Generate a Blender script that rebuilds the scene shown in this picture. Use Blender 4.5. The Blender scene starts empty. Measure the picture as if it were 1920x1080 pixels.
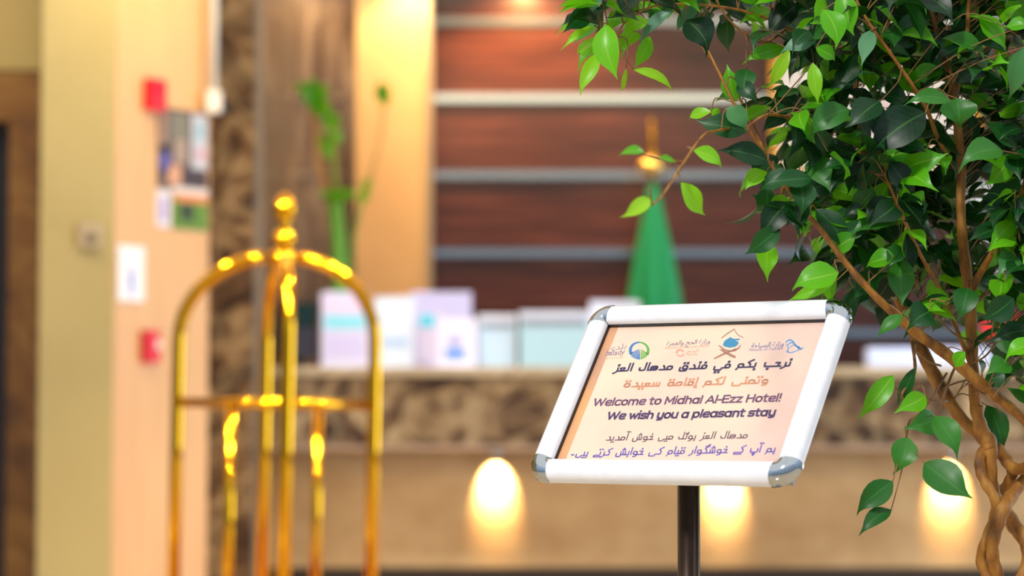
import bpy, bmesh, math, random
from mathutils import Vector, Matrix
random.seed(7)
C = bpy.context.scene
col = C.collection
V = Vector
# ------------------------------------------------------------------ camera, sky, lights, exposure
F = 4500.0                                   # focal length in pixels of the 1920 wide frame
PITCH = math.atan(240 / F)
CAM = V((0, 0, 1.0))
cd = bpy.data.cameras.new('camera'); cam = bpy.data.objects.new('camera', cd); col.objects.link(cam)
cam.location = CAM; cam.rotation_euler = (math.pi / 2 + PITCH, 0, 0)
cd.sensor_width = 36; cd.lens = F * 36 / 1920; cd.clip_end = 200
cd.dof.use_dof = True; cd.dof.focus_distance = 2.72; cd.dof.aperture_fstop = 4.1; cd.dof.aperture_blades = 0
C.camera = cam
C.view_settings.view_transform = 'Standard'; C.view_settings.look = 'None'
C.view_settings.gamma = 1; C.view_settings.use_curve_mapping = False
C.view_settings.exposure = 0.15
C.cycles.use_denoising = True
C.cycles.max_bounces = 8

world = bpy.data.worlds.new('daylight'); C.world = world; world.use_nodes = True
wb = world.node_tree.nodes['Background']
wn = world.node_tree.nodes; wl = world.node_tree.links
wt = wn.new('ShaderNodeTexCoord'); wx = wn.new('ShaderNodeSeparateXYZ'); wr = wn.new('ShaderNodeValToRGB')
for p, c in ((0.30, (0.05, 0.045, 0.04, 1)), (0.47, (0.16, 0.15, 0.14, 1)), (0.52, (0.85, 0.92, 1.0, 1)), (0.75, (0.62, 0.78, 1.0, 1))):
    e = wr.color_ramp.elements[0] if p == 0.30 else wr.color_ramp.elements[1] if p == 0.75 else wr.color_ramp.elements.new(p)
    e.position = p; e.color = c
wm = wn.new('ShaderNodeMath'); wm.operation = 'MULTIPLY_ADD'; wm.inputs[1].default_value = 0.5; wm.inputs[2].default_value = 0.5
wl.new(wt.outputs['Generated'], wx.inputs[0]); wl.new(wx.outputs[2], wm.inputs[0]); wl.new(wm.outputs[0], wr.inputs[0]); wl.new(wr.outputs[0], wb.inputs[0])
wb.inputs[1].default_value = 1.0

def light(name, kind, loc, target, energy, color, **kw):
    d = bpy.data.lights.new(name, kind); o = bpy.data.objects.new(name, d); col.objects.link(o)
    o.location = loc
    o.rotation_euler = (V(target) - V(loc)).to_track_quat('-Z', 'Y').to_euler()
    d.energy = energy; d.color = color
    for k, v in kw.items(): setattr(d, k, v)
    return o
WARM = (1.0, 0.74, 0.42)
light('sun', 'SUN', (-3, -4, 6), (-0.2, 0.4, 1.6), 2.0, (1.0, 0.96, 0.9), angle=0.12)
light('added_lobby_fill', 'AREA', (-1.0, 10.2, 3.8), (-1.0, 11.2, 0), 135, (1.0, 0.80, 0.56), shape='RECTANGLE', size=6.0, size_y=2.4)  # unseen warm fill added under the lobby ceiling, no fitting
light('added_cool_side_fill', 'AREA', (7.9, 8.7, 1.9), (0.0, 11.0, 1.6), 430, (0.66, 0.82, 1.0), shape='RECTANGLE', size=7.0, size_y=3.1)  # cool fill added outside the made-up side window to brighten the counter
light('added_rear_fill', 'AREA', (1.0, 13.9, 3.8), (1.2, 14.6, 0), 22, (1.0, 0.86, 0.66), shape='RECTANGLE', size=5.0, size_y=0.6)  # second warm fill without a fitting, added behind the counter

# ------------------------------------------------------------------ helpers
def at(px, py, Y):
    """world point on the photo ray through a pixel, at depth Y"""
    u = (px - 960) / F; v = (540 - py) / F
    c, s = math.cos(PITCH), math.sin(PITCH)
    d = V((u, c - v * s, s + v * c))
    return CAM + d * (Y / d.y)
def X(px, Y, py=540): return at(px, py, Y).x
def Z(py, Y): return at(960, py, Y).z

def lin(h):
    h = h.lstrip('#'); r = []
    for i in (0, 2, 4):
        c = int(h[i:i+2], 16) / 255
        r.append(c / 12.92 if c <= 0.04045 else ((c + 0.055) / 1.055) ** 2.4)
    return (*r, 1)
MATS = {}
def mat(name, hexcol, rough=0.5, metal=0.0, **kw):
    if name in MATS: return MATS[name]
    m = bpy.data.materials.new(name); m.use_nodes = True
    b = m.node_tree.nodes['Principled BSDF']
    b.inputs['Base Color'].default_value = lin(hexcol)
    b.inputs['Roughness'].default_value = rough; b.inputs['Metallic'].default_value = metal
    for k, v in kw.items(): b.inputs[k.replace('_', ' ')].default_value = v
    MATS[name] = m; return m
def noisy(name, stops, scale=(1, 1, 1), nscale=6.0, detail=6.0, rough=0.4, metal=0.0, dist=0.0, bump=0.0, nrough=0.6, vein=None):
    m = mat(name, '808080', rough, metal); nt = m.node_tree; n = nt.nodes; L = nt.links
    b = n['Principled BSDF']
    tc = n.new('ShaderNodeTexCoord'); mp = n.new('ShaderNodeMapping'); mp.inputs['Scale'].default_value = scale
    no = n.new('ShaderNodeTexNoise'); no.inputs['Scale'].default_value = nscale; no.inputs['Detail'].default_value = detail
    no.inputs['Roughness'].default_value = nrough; no.inputs['Distortion'].default_value = dist
    cr = n.new('ShaderNodeValToRGB'); e = cr.color_ramp.elements
    while len(e) < len(stops): e.new(0.5)
    for el, (p, h) in zip(e, stops): el.position = p; el.color = lin(h)
    L.new(tc.outputs['Object'], mp.inputs[0]); L.new(mp.outputs[0], no.inputs['Vector'])
    L.new(no.outputs['Fac'], cr.inputs[0])
    out = cr.outputs[0]
    if vein:
        vo = n.new('ShaderNodeTexVoronoi'); vo.feature = 'DISTANCE_TO_EDGE'; vo.inputs['Scale'].default_value = vein[0]
        mx = n.new('ShaderNodeMixRGB'); rr = n.new('ShaderNodeValToRGB')
        rr.color_ramp.elements[0].color = (1, 1, 1, 1); rr.color_ramp.elements[1].color = (0, 0, 0, 1); rr.color_ramp.elements[1].position = 0.09
        nm = n.new('ShaderNodeMixRGB'); nm.inputs[0].default_value = 0.25
        L.new(mp.outputs[0], nm.inputs[1]); L.new(no.outputs['Color'], nm.inputs[2]); L.new(nm.outputs[0], vo.inputs['Vector'])
        L.new(vo.outputs['Distance'], rr.inputs[0])
        ml = n.new('ShaderNodeMath'); ml.operation = 'MULTIPLY'; ml.inputs[1].default_value = vein[2]
        L.new(rr.outputs[0], ml.inputs[0]); L.new(ml.outputs[0], mx.inputs[0])
        L.new(out, mx.inputs[1]); mx.inputs[2].default_value = lin(vein[1]); out = mx.outputs[0]
    L.new(out, b.inputs['Base Color'])
    if bump:
        bp = n.new('ShaderNodeBump'); bp.inputs['Strength'].default_value = bump
        L.new(no.outputs['Fac'], bp.inputs['Height']); L.new(bp.outputs[0], b.inputs['Normal'])
    return m

class MB:
    """collects shapes (world coordinates), links them as ONE mesh object"""
    def __init__(s): s.v = []; s.f = []; s.smooth = []
    def add(s, vs, fs, smooth=False):
        o = len(s.v); s.v += [V(p) for p in vs]
        for f in fs: s.f.append([i + o for i in f]); s.smooth.append(smooth)
        return s
    def box(s, x0, x1, y0, y1, z0, z1, bev=0.0):
        bm = bmesh.new(); bmesh.ops.create_cube(bm, size=1)
        for v in bm.verts: v.co = V(((x0+x1)/2 + v.co.x*(x1-x0), (y0+y1)/2 + v.co.y*(y1-y0), (z0+z1)/2 + v.co.z*(z1-z0)))
        if bev: bmesh.ops.bevel(bm, geom=list(bm.edges), offset=bev, segments=3, affect='EDGES', profile=0.5)
        bm.verts.index_update(); s.add([v.co.copy() for v in bm.verts], [[v.index for v in f.verts] for f in bm.faces]); bm.free(); return s
    def prism(s, pts, z0, z1):
        n = len(pts)
        s.add([(x, y, z0) for x, y in pts] + [(x, y, z1) for x, y in pts],
              [list(range(n))[::-1], list(range(n, 2*n))] + [[i, (i+1) % n, n+(i+1) % n, n+i] for i in range(n)]); return s
    def slab(s, O, U, W, N, poly, d):
        """polygon in the (U, W) plane at O, thickness d along N"""
        n = len(poly); O, U, W, N = V(O), V(U), V(W), V(N)
        a = [O + U*p[0] + W*p[1] for p in poly]
        s.add(a + [p + N*d for p in a], [list(range(n))[::-1], list(range(n, 2*n))] + [[i, (i+1) % n, n+(i+1) % n, n+i] for i in range(n)]); return s
    def tube(s, pts, r, seg=10, cap=True):
        pts = [V(p) for p in pts]; n = len(pts); rs = r if isinstance(r, (list, tuple)) else [r]*n
        T = []
        for i in range(n):
            a = pts[max(0, i-1)]; b = pts[min(n-1, i+1)]; T.append((b-a).normalized())
        ref = V((0, 0, 1)) if abs(T[0].z) < 0.9 else V((1, 0, 0))
        N = T[0].cross(ref).normalized(); vs = []
        for i in range(n):
            N = (N - T[i]*N.dot(T[i])).normalized(); B = T[i].cross(N)
            for k in range(seg):
                a = 2*math.pi*k/seg; vs.append(pts[i] + (N*math.cos(a) + B*math.sin(a))*rs[i])
        fs = [[i*seg+k, i*seg+(k+1) % seg, (i+1)*seg+(k+1) % seg, (i+1)*seg+k] for i in range(n-1) for k in range(seg)]
        if cap: fs += [list(range(seg))[::-1], list(range((n-1)*seg, n*seg))]
        s.add(vs, fs, True); return s
    def lathe(s, c, prof, seg=24):
        c = V(c); n = len(prof)
        vs = [c + V((r*math.cos(2*math.pi*k/seg), r*math.sin(2*math.pi*k/seg), z)) for r, z in prof for k in range(seg)]
        fs = [[i*seg+k, i*seg+(k+1) % seg, (i+1)*seg+(k+1) % seg, (i+1)*seg+k] for i in range(n-1) for k in range(seg)]
        fs += [list(range(seg))[::-1], list(range((n-1)*seg, n*seg))]
        s.add(vs, fs, True); return s
    def build(s, name, m, parent=None):
        off = V((0, 0, 0)); p = parent
        while p is not None: off += p.location; p = p.parent
        me = bpy.data.meshes.new(name)
        me.from_pydata([tuple(v - off) for v in s.v], [], s.f)
        me.polygons.foreach_set('use_smooth', s.smooth)
        me.materials.append(m); me.update()
        o = bpy.data.objects.new(name, me); col.objects.link(o)
        if parent: o.parent = parent
        return o
def tag(o, label, cat, group=None):
    o['label'] = label; o['category'] = cat
    if group: o['group'] = group
    return o
def thing(name, label, cat, loc, group=None):
    o = bpy.data.objects.new(name, None); col.objects.link(o); o.location = loc; o.empty_display_size = 0.1
    return tag(o, label, cat, group)
def struct(name, mb, m):
    o = mb.build(name, m); o['kind'] = 'structure'; return o
def disc(c, r, n=24): return [(c[0]+r*math.cos(2*math.pi*i/n), c[1]+r*math.sin(2*math.pi*i/n)) for i in range(n)]
def smooth_path(pts, sub=6):
    """Catmull-Rom through tuples of any length"""
    out = []; n = len(pts)
    for i in range(n-1):
        p0, p1, p2, p3 = pts[max(0, i-1)], pts[i], pts[i+1], pts[min(n-1, i+2)]
        for k in range(sub):
            t = k/sub
            out.append(tuple(0.5*((2*b) + (-a+c)*t + (2*a-5*b+4*c-d)*t*t + (-a+3*b-3*c+d)*t**3) for a, b, c, d in zip(p0, p1, p2, p3)))
    out.append(tuple(pts[-1])); return out

# ------------------------------------------------------------------ materials
M_floor = noisy('floor_stone', [(0.3, '#c9b08c'), (0.7, '#dcc8a8')], nscale=3, rough=0.18)
M_ceil = mat('ceiling_paint', '#efe9dd', 0.8)
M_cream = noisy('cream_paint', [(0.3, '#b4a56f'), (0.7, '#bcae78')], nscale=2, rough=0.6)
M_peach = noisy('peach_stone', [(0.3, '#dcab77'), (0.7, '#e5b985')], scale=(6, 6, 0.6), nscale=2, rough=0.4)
M_beige = noisy('beige_stone', [(0.3, '#dcae72'), (0.7, '#e6bc80')], nscale=2.5, rough=0.45)
M_panel = noisy('beige_marble_panel', [(0.3, '#b08a5e'), (0.5, '#bd9b6d'), (0.72, '#cdae82')], scale=(1.2, 1, 1.6), nscale=2.2, rough=0.35)
M_marble = noisy('brown_marble', [(0.34, '#23150c'), (0.45, '#4c3726'), (0.54, '#7d6344'), (0.67, '#bda47c')], nscale=3.4, detail=8, rough=0.16, dist=1.6, nrough=0.62, vein=(3.0, '#b7a27c', 0.45))
M_marble2 = noisy('brown_marble_vertical', [(0.34, '#5d4639'), (0.45, '#836b59'), (0.56, '#9c846e'), (0.68, '#bba287')], scale=(3.2, 3.2, 0.5), nscale=3.0, detail=7, rough=0.2, dist=0.8)
M_jamb = noisy('tan_marble', [(0.30, '#5d3c14'), (0.5, '#8a6228'), (0.72, '#a98446')], nscale=3, detail=7, rough=0.2, dist=1.0)
M_wood = noisy('dark_red_wood', [(0.32, '#2c160f'), (0.5, '#46241b'), (0.68, '#613629')], scale=(0.35, 1, 7.0), nscale=3.2, detail=8, rough=0.24)
M_strip = mat('brushed_aluminium', '#a2b0b6', 0.16, 0.9)
M_ledge = noisy('ledge_stone', [(0.3, '#b09a78'), (0.7, '#d0bd9c')], nscale=6, rough=0.25)
M_black = mat('black_plastic', '#14141a', 0.35)
M_grey = mat('grey_plastic', '#8d9094', 0.4)
M_white = mat('white_paint', '#f2f2f2', 0.35)
M_chrome = mat('chrome', '#b4babe', 0.06, 1.0)
M_brass = mat('polished_brass', '#dca11c', 0.07, 1.0)
M_dark = mat('dark_door', '#1a1622', 0.35)
M_lamp = mat('lamp_lens', '#fff2d8', 0.5, Emission_Color=lin('#ffdf9f'), Emission_Strength=30.0)

# ------------------------------------------------------------------ setting
HC = 3.85                                    # ceiling height
struct('floor', MB().box(-7, 8, -3, 16, -0.2, 0), M_floor)
struct('ceiling', MB().box(-7, 8, 4.2, 16, HC, HC+0.2), M_ceil)
struct('wall_back', MB().box(X(806, 15), 8, 15.0, 15.3, 0, HC), M_wood)
struct('wall_right', MB().box(7.6, 7.9, 4.2, 5.2, 0, HC).box(7.6, 7.9, 12.2, 15.0, 0, HC).box(7.6, 7.9, 5.2, 12.2, 0, 0.3).box(7.6, 7.9, 5.2, 12.2, 3.5, HC), M_cream)
mb = MB()
for k in range(5): mb.box(7.7, 7.8, 5.2+1.75*k-0.05*(k > 0), 5.25+1.75*k, 0.3, 3.5)
struct('added_side_window', mb, mat('added_frame', '#2a2c30', 0.4))  # window and wall opening added to go with the cool side fill
for i, py in enumerate((40, 184, 328, 474, 624)):
    struct('trim_%d' % (i+1), MB().box(X(808, 14.97), 7.6, 14.965, 15.0, Z(py+7.5, 14.97), Z(py-7.5, 14.97)), M_strip)
mb = MB()
for k in range(10): mb.box(-6.9+1.6*k, -6.78+1.6*k, -2.8, -2.65, 0, 3.6)
for z in (0.0, 2.3, 3.5): mb.box(-7, 8, -2.79, -2.66, z, z+0.1)
struct('added_mullions', mb, mat('added_frame', '#2a2c30', 0.4))  # unseen mullions added for dark reflections in the chrome corners
# marble wall behind the left end of the counter, its joints, the beige pier
struct('wall_marble', MB().box(X(470, 14.9), X(668, 14.9), 14.9, 15.3, 0, HC), M_marble2)
for i, py in enumerate((184, 328)):
    struct('trim_%d' % (i+6), MB().box(X(486, 14.9), X(664, 14.9), 14.892, 14.9, Z(py+5, 14.9), Z(py-5, 14.9)), mat('joint_grout', '#9b8878', 0.5))
struct('wall_pier', MB().box(X(666, 14.7), X(801, 14.7), 14.7, 15.3, 0, HC), M_beige)
struct('trim_8', MB().box(X(801, 14.69), X(808, 14.69), 14.69, 15.0, 0, HC), mat('grey_edge', '#a59a85', 0.4))
struct('wall_marble_pilaster', MB().box(X(380, 12.4), X(476, 12.4), 12.4, 15.0, 0, HC), M_marble)
struct('trim_9', MB().box(X(476, 12.42), X(487, 12.42), 12.42, 12.6, 0, HC), mat('grey_joint', '#8b8278', 0.4))
# left column: shaded front face, oblique bright face
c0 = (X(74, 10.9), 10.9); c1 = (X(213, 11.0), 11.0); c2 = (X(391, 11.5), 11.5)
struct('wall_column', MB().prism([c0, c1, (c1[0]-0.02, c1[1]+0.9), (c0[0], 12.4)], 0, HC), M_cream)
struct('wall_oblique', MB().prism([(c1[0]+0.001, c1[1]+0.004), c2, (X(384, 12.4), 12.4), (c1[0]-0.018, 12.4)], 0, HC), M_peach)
struct('wall_left', MB().box(-7, X(72, 11.3), 11.3, 11.6, Z(131, 11.3), HC), M_cream)
struct('door_1', MB().box(X(17, 11.35), X(76, 11.35), 11.32, 11.6, 0, Z(131, 11.32)).box(-4.2, X(17, 11.35), 11.32, 11.6, Z(226, 11.32), Z(131, 11.32)), M_jamb)
struct('door_2', MB().box(-4.2, X(17, 11.35), 11.5, 11.6, 0, Z(226, 11.4)), M_dark)
struct('wall_far_left', MB().box(-7, -4.2, 11.3, 11.6, 0, Z(131, 11.3)), M_cream)
struct('wall_side', MB().box(-7, -6.7, 4.2, 11.3, 0, HC), M_cream)

# ------------------------------------------------------------------ reception counter
YC = 13.0
xl = X(500, YC); xr = 6.5; zt = Z(688, YC); z1 = Z(706, YC); z2 = Z(836, YC); zk = Z(1064, YC+0.14)
ct = thing('reception_counter', 'long reception counter with brown marble band and lit beige stone front', 'counter', (1.5, YC+0.4, 0))
MB().box(xl, xr, YC-0.04, YC+0.72, z1, zt, 0.008).build('ledge', M_ledge, ct)
MB().box(xl, xr, YC, YC+0.66, z2, z1).build('marble_band', M_marble, ct)
MB().box(xl, xr, YC-0.012, YC+0.10, z2-0.022, z2).build('edge_trim', mat('pinkish_trim', '#b79a83', 0.3), ct)
MB().box(xl, xr, YC+0.14, YC+0.62, zk, z2).build('front_panel', M_panel, ct)
MB().box(xl, xr, YC+0.17, YC+0.6, 0, zk).build('plinth', mat('dark_plinth', '#3d3026', 0.3), ct)
for i, (px, lab) in enumerate(((930, 'recessed downlight glowing on the counter front left of the sign'),
                               (1356, 'recessed downlight glowing on the counter front behind the sign pole'),
                               (1778, 'recessed downlight glowing on the counter front behind the tree trunk'))):
    lx = X(px, YC+0.08); zz = z2-0.022
    t = thing('counter_downlight', lab, 'light', (lx, YC+0.04, zz-0.032), 'downlights under the counter ledge')
    MB().lathe((lx, YC+0.04, zz-0.032), [(0.03, 0), (0.036, 0), (0.038, 0.004), (0.036, 0.03), (0.02, 0.03)]).build('housing', M_strip, t)
    MB().lathe((lx, YC+0.04, zz-0.031), [(0.001, 0), (0.028, 0), (0.028, 0.003)]).build('lens', M_lamp, t)
    s = light('bulb', 'SPOT', (0, 0, 0), (0, 0.10, -0.125), 150, (1.0, 0.72, 0.36), spot_size=math.radians(70), spot_blend=1.0, shadow_soft_size=0.012)
    s.parent = t; s.location = (0, 0, -0.012)
# ceiling downlights and added spots
def downlight(x, y, lab, e, tgt, size=95, color=WARM, blend=0.8):
    t = thing('ceiling_downlight_or_added_spot', lab, 'light', (x, y, HC), 'round ceiling downlights and added spots')
    MB().lathe((x, y, HC-0.03), [(0.06, 0), (0.08, 0), (0.085, 0.03), (0.05, 0.03)]).build('trim_ring', M_strip, t)
    MB().lathe((x, y, HC-0.025), [(0.001, 0), (0.058, 0), (0.058, 0.01)]).build('lens', M_lamp, t)
    s = light('bulb', 'SPOT', (x, y, HC-0.04), tgt, e, color, spot_size=math.radians(size), spot_blend=blend, shadow_soft_size=0.05)
    d = s.matrix_basis.copy(); s.parent = t; s.location = (0, 0, -0.04)
    return t
downlight(X(774, 14.46), 14.46, 'ceiling downlight above the beige pier', 90, (X(765, 14.7), 14.7, 2.9), 100)
downlight(X(985, 14.5), 14.5, 'ceiling downlight above the left of the wood panelling', 330, (X(985, 15), 15, 2.6), 120, (1.0, 0.5, 0.18))
downlight(X(1120, 13.4), 13.4, 'ceiling downlight in front of the flag', 130, (X(1223, 14.2), 14.2, 2.4), 60)
for px, lab in ((680, 'added cool spot over the left end of the counter'), (1000, 'added cool spot over the middle of the counter'), (1730, 'added cool spot over the right end of the counter')):  # cool spots added to brighten the sheets on the counter
    downlight(X(px, 12.2), 12.2, lab, 330, (X(px+30, 13.1), 13.1, 1.42), 34, (0.78, 0.86, 1.0), 1.0)
downlight(X(560, 14.5), 14.5, 'ceiling downlight above the marble wall', 36, (X(560, 14.9), 14.9, 2.6), 120)
downlight(X(300, 10.6), 10.6, 'ceiling downlight in front of the oblique wall', 90, (X(290, 11.25), 11.25, 3.3), 90, (1.0, 0.78, 0.36))
for k, (x, y) in enumerate(((-1.6, 6.4), (-0.75, 6.0), (0.3, 6.6), (-0.4, 4.9), (-2.4, 7.4), (0.9, 8.6))):  # unseen spots added to put highlights on the trolley brass
    downlight(x, y, ('added spot aimed at the trolley, nearest the column', 'added spot aimed at the trolley, left of the sign', 'added spot aimed at the trolley, on its right',
                     'added spot aimed at the trolley, nearest the entrance', 'added spot aimed at the trolley, far left', 'added spot aimed at the trolley, in front of the counter')[k], 850, (-0.82, 8.3, 1.45), 28)

# ------------------------------------------------------------------ things on the left walls
A_, B_ = V((c1[0], c1[1], 0)), V((c2[0], c2[1], 0))
OU = (B_ - A_).normalized(); ON = V((OU.y, -OU.x, 0))           # along the oblique wall, and out of it
def on_wall(px, py):
    """point of the oblique wall under a pixel"""
    d = at(px, py, 1.0) - CAM; d2 = V((d.x, d.y, 0))
    t = (A_ - V((CAM.x, CAM.y, 0))).dot(ON) / d2.dot(ON)
    return CAM + d*t
def rect_on(mb, px0, px1, py0, py1, off, d):
    a = on_wall(px0, py1); b = on_wall(px1, py0); c = on_wall((px0+px1)/2, py0); e = on_wall((px0+px1)/2, py1)
    w = V((b.x-a.x, b.y-a.y, 0)).length
    O = V((a.x, a.y, e.z)) + ON*off
    return mb.slab(O, OU, V((0, 0, 1)), ON, [(0, 0), (w, 0), (w, c.z-e.z), (0, c.z-e.z)], d)
def patch(par, name, px0, px1, py0, py1, off, hexcol, rough=0.4):
    return rect_on(MB(), px0, px1, py0, py1, off, 0.0008).build(name, mat('print_' + hexcol, hexcol, rough), par)
t = thing('fire_alarm_sounder', 'red wall box of the fire alarm high on the bright wall', 'alarm', on_wall(283, 208))
rect_on(MB(), 268, 298, 150, 208, 0.002, 0.05).build('body', mat('alarm_red', '#e0092c', 0.35), t)
rect_on(MB(), 274, 292, 158, 180, 0.052, 0.006).build('lens', mat('lens_red', '#f0183c', 0.2), t)
t = thing('fire_call_point', 'small red call point with a pale mark low on the bright wall', 'alarm', on_wall(276, 680))
rect_on(MB(), 264, 289, 620, 680, 0.002, 0.04).build('body', mat('alarm_red', '#e0092c', 0.35), t)
rect_on(MB(), 281, 288, 638, 655, 0.042, 0.002).build('label', M_white, t)
t = thing('notice_plate', 'white notice plate with a blue standing figure on it', 'sign', on_wall(243, 565))
rect_on(MB(), 219, 269, 461, 565, 0.002, 0.006).build('plate', mat('plate_white', '#fbfbff', 0.35), t)
mb = MB(); rect_on(mb, 239, 249, 510, 540, 0.008, 0.001); rect_on(mb, 241, 247, 538, 556, 0.008, 0.001); rect_on(mb, 241, 247, 498, 508, 0.008, 0.001)
mb.build('pictogram', mat('picto_blue', '#7d93e8', 0.4), t)
t = thing('wall_poster', 'large photo poster with dark, blue and white areas under the red alarm box', 'poster', on_wall(341, 356))
rect_on(MB(), 294, 388, 206, 356, 0.002, 0.003).build('sheet', mat('poster_base', '#5d4b46', 0.35), t)
for nm, a, b, c, d, h in (('tan_area', 297, 312, 210, 270, '#a88670'), ('dark_area', 296, 316, 270, 330, '#2b2233'), ('blue_area', 297, 318, 288, 318, '#5a58a8'),
                         ('grey_area', 318, 352, 212, 262, '#7d7a6d'), ('pale_area', 325, 350, 262, 305, '#a59284'), ('skin_area', 312, 338, 308, 345, '#d6a07e'),
                         ('white_panel', 358, 387, 215, 318, '#c4c9d8'), ('blue_panel', 366, 382, 232, 262, '#93b9cf'), ('pink_panel', 364, 384, 280, 300, '#d0a9bb'),
                         ('dark_band', 340, 388, 320, 352, '#43333b')):
    patch(t, nm, a, b, c, d, 0.0052 + 0.001*(nm in ('blue_area', 'blue_panel', 'pink_panel', 'skin_area')), h)
t = thing('paper_notice', 'narrow white notice with lilac print under the photo poster', 'notice', on_wall(306, 426))
rect_on(MB(), 292, 319, 356, 426, 0.002, 0.002).build('sheet', mat('lilac_white', '#e6e2ef', 0.4), t)
patch(t, 'print', 300, 312, 370, 414, 0.0042, '#a99bd4')
t = thing('green_picture', 'small green picture with an orange band on the bright wall', 'picture', on_wall(356, 431))
rect_on(MB(), 322, 389, 360, 431, 0.002, 0.003).build('sheet', mat('picture_green', '#5f8a1f', 0.4), t)
patch(t, 'white_band', 322, 389, 352, 366, 0.0052, '#e3d8d4'); patch(t, 'orange_band', 326, 388, 366, 380, 0.0052, '#e2874e'); patch(t, 'dark_figure', 336, 362, 382, 414, 0.0052, '#2e3d1c')
# cover plate on the column
cY = 10.94
t = thing('cover_plate', 'square grey cover plate with a dark hole on the shaded column', 'plate', at(167, 462, cY))
MB().box(X(147, cY), X(188, cY), cY-0.008, cY+0.03, Z(464, cY), Z(418, cY), 0.003).build('plate', mat('plate_grey', '#c3b79c', 0.4), t)
MB().lathe((0, 0, 0), [(0.018, 0), (0.02, 0.003), (0.012, 0.006)])  # shape reused below
mb = MB(); c = at(171, 446, cY-0.008)
mb.slab(c, V((1, 0, 0)), V((0, 0, 1)), V((0, -1, 0)), disc((0, 0), 0.022), 0.004); mb.build('socket', mat('socket_dark', '#6b6152', 0.5), t)
# conduit
cy = 11.44
t = thing('conduit', 'white vertical cable conduit ending in a white box between bright wall and marble', 'conduit', at(399, 212, cy))
MB().tube([at(401, 186, cy), (at(401, 186, cy).x, cy, HC)], 0.017, 12).build('pipe', mat('conduit_white', '#dfe3e6', 0.35), t)
MB().box(X(386, cy), X(413, cy), cy-0.04, cy+0.03, Z(212, cy), Z(172, cy), 0.006).build('junction_box', mat('box_white', '#f6f6f8', 0.35), t)
MB().lathe(at(415, 214, cy+0.05), [(0.015, 0), (0.034, 0.008), (0.036, 0.045), (0.02, 0.07)]).build('camera_dome', M_black, t)

# ------------------------------------------------------------------ things on the counter
def ybox(mb, px0, px1, py0, py1, y0, y1, bev=0.0):
    return mb.box(X(px0, y0), X(px1, y0), y0, y1, Z(py1, y0), Z(py0, y0), bev)
YI = YC + 0.12
def holder(name, lab, cat, px0, px1, py0, yq, paper, prints, depth=0.05, base=True, group=None):
    """acrylic holder with a sheet in it; prints: (name, x0, x1, y0, y1, colour)"""
    t = thing(name, lab, cat, (X((px0+px1)/2, yq), yq, zt), group)
    if base: MB().box(X(px0, yq), X(px1, yq), yq, yq+depth+0.04, zt, zt+0.006, 0.002).build('base', mat('acrylic', '#dfe6f2', 0.1), t)
    MB().box(X(px0, yq), X(px1, yq), yq+0.01, yq+0.018, zt, Z(py0, yq), 0.002).build('panel', mat('sheet_' + paper, paper, 0.25), t)
    for i, (nm, a, b, c, d, h) in enumerate(prints):
        MB().box(X(a, yq), X(b, yq), yq+0.0085-0.001*i, yq+0.0102, Z(d, yq), Z(c, yq)).build(nm, mat('print_' + h, h, 0.3), t)
    return t
# dark device at the left end
yq = YI + 0.05
t = thing('desktop_monitor', 'dark desktop monitor at the left end of the counter', 'monitor', (X(550, yq), yq, zt))
ybox(MB(), 506, 596, 566, 672, yq, yq+0.05, 0.004).build('housing', M_black, t)
MB().box(X(545, yq), X(592, yq), yq-0.003, yq+0.001, Z(610, yq), Z(570, yq)).build('screen', mat('screen_green', '#12302c', 0.2), t)
MB().box(X(545, yq), X(592, yq), yq-0.003, yq+0.001, Z(670, yq), Z(614, yq)).build('lower_panel', mat('panel_grey', '#3a3946', 0.3), t)
MB().box(X(535, yq), X(568, yq), yq+0.01, yq+0.12, zt, Z(671, yq)).build('stand', M_black, t)
holder('sign_holder', 'lilac-white sign holder with a cyan band beside the dark monitor', 'sign holder', 602, 690, 547, YI, '#e4e0fa',
       [('heading', 610, 682, 562, 580, '#f4d9f2'), ('band', 608, 684, 592, 616, '#8fe3f2'), ('text_block', 612, 680, 628, 668, '#d5cdf3')], group='sheets on the counter')
holder('sign_holder', 'plain white-blue sign holder with a pale blue stripe, behind the trolley arch', 'sign holder', 702, 776, 556, YI+0.03, '#e2edfb',
       [('stripe', 716, 764, 634, 650, '#b4d0f2')], group='sheets on the counter')
holder('sign_holder', 'tall wide lilac holder with a small cyan mark, standing behind the white card', 'sign holder', 770, 884, 547, YI+0.2, '#d3cff2',
       [('left_sheet', 782, 832, 585, 680, '#e4d9ef'), ('mark', 787, 815, 590, 613, '#58dcef')], group='sheets on the counter')
holder('card_stand', 'white card with a blue emblem standing in front of the lilac holder', 'card', 821, 894, 597, YI-0.07, '#efeaff',
       [('emblem', 835, 872, 654, 672, '#4f93f0'), ('emblem_top', 840, 866, 630, 648, '#b4b5dc')], group='sheets on the counter')
def crate(name, lab, px0, px1, py0, yq, face, lid, strip):
    t = thing(name, lab, 'box', (X((px0+px1)/2, yq), yq, zt))
    MB().box(X(px0, yq), X(px1, yq), yq, yq+0.22, zt, Z(py0+14, yq), 0.006).build('body', mat('box_' + face, face, 0.25), t)
    MB().box(X(px0-1, yq), X(px1+1, yq), yq-0.004, yq+0.225, Z(py0+14, yq), Z(py0, yq), 0.006).build('lid', mat('lid_' + lid, lid, 0.3), t)
    MB().box(X(px0+6, yq), X(px1-6, yq), yq-0.003, yq, Z(py0+27, yq), Z(py0+15, yq)).build('band', mat('band_' + strip, strip, 0.3), t)
    return t
crate('storage_box', 'pale blue box with a grey band right of the white card', 897, 968, 590, YI+0.02, '#c7deee', '#dcdde8', '#8fa0ae')
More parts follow.
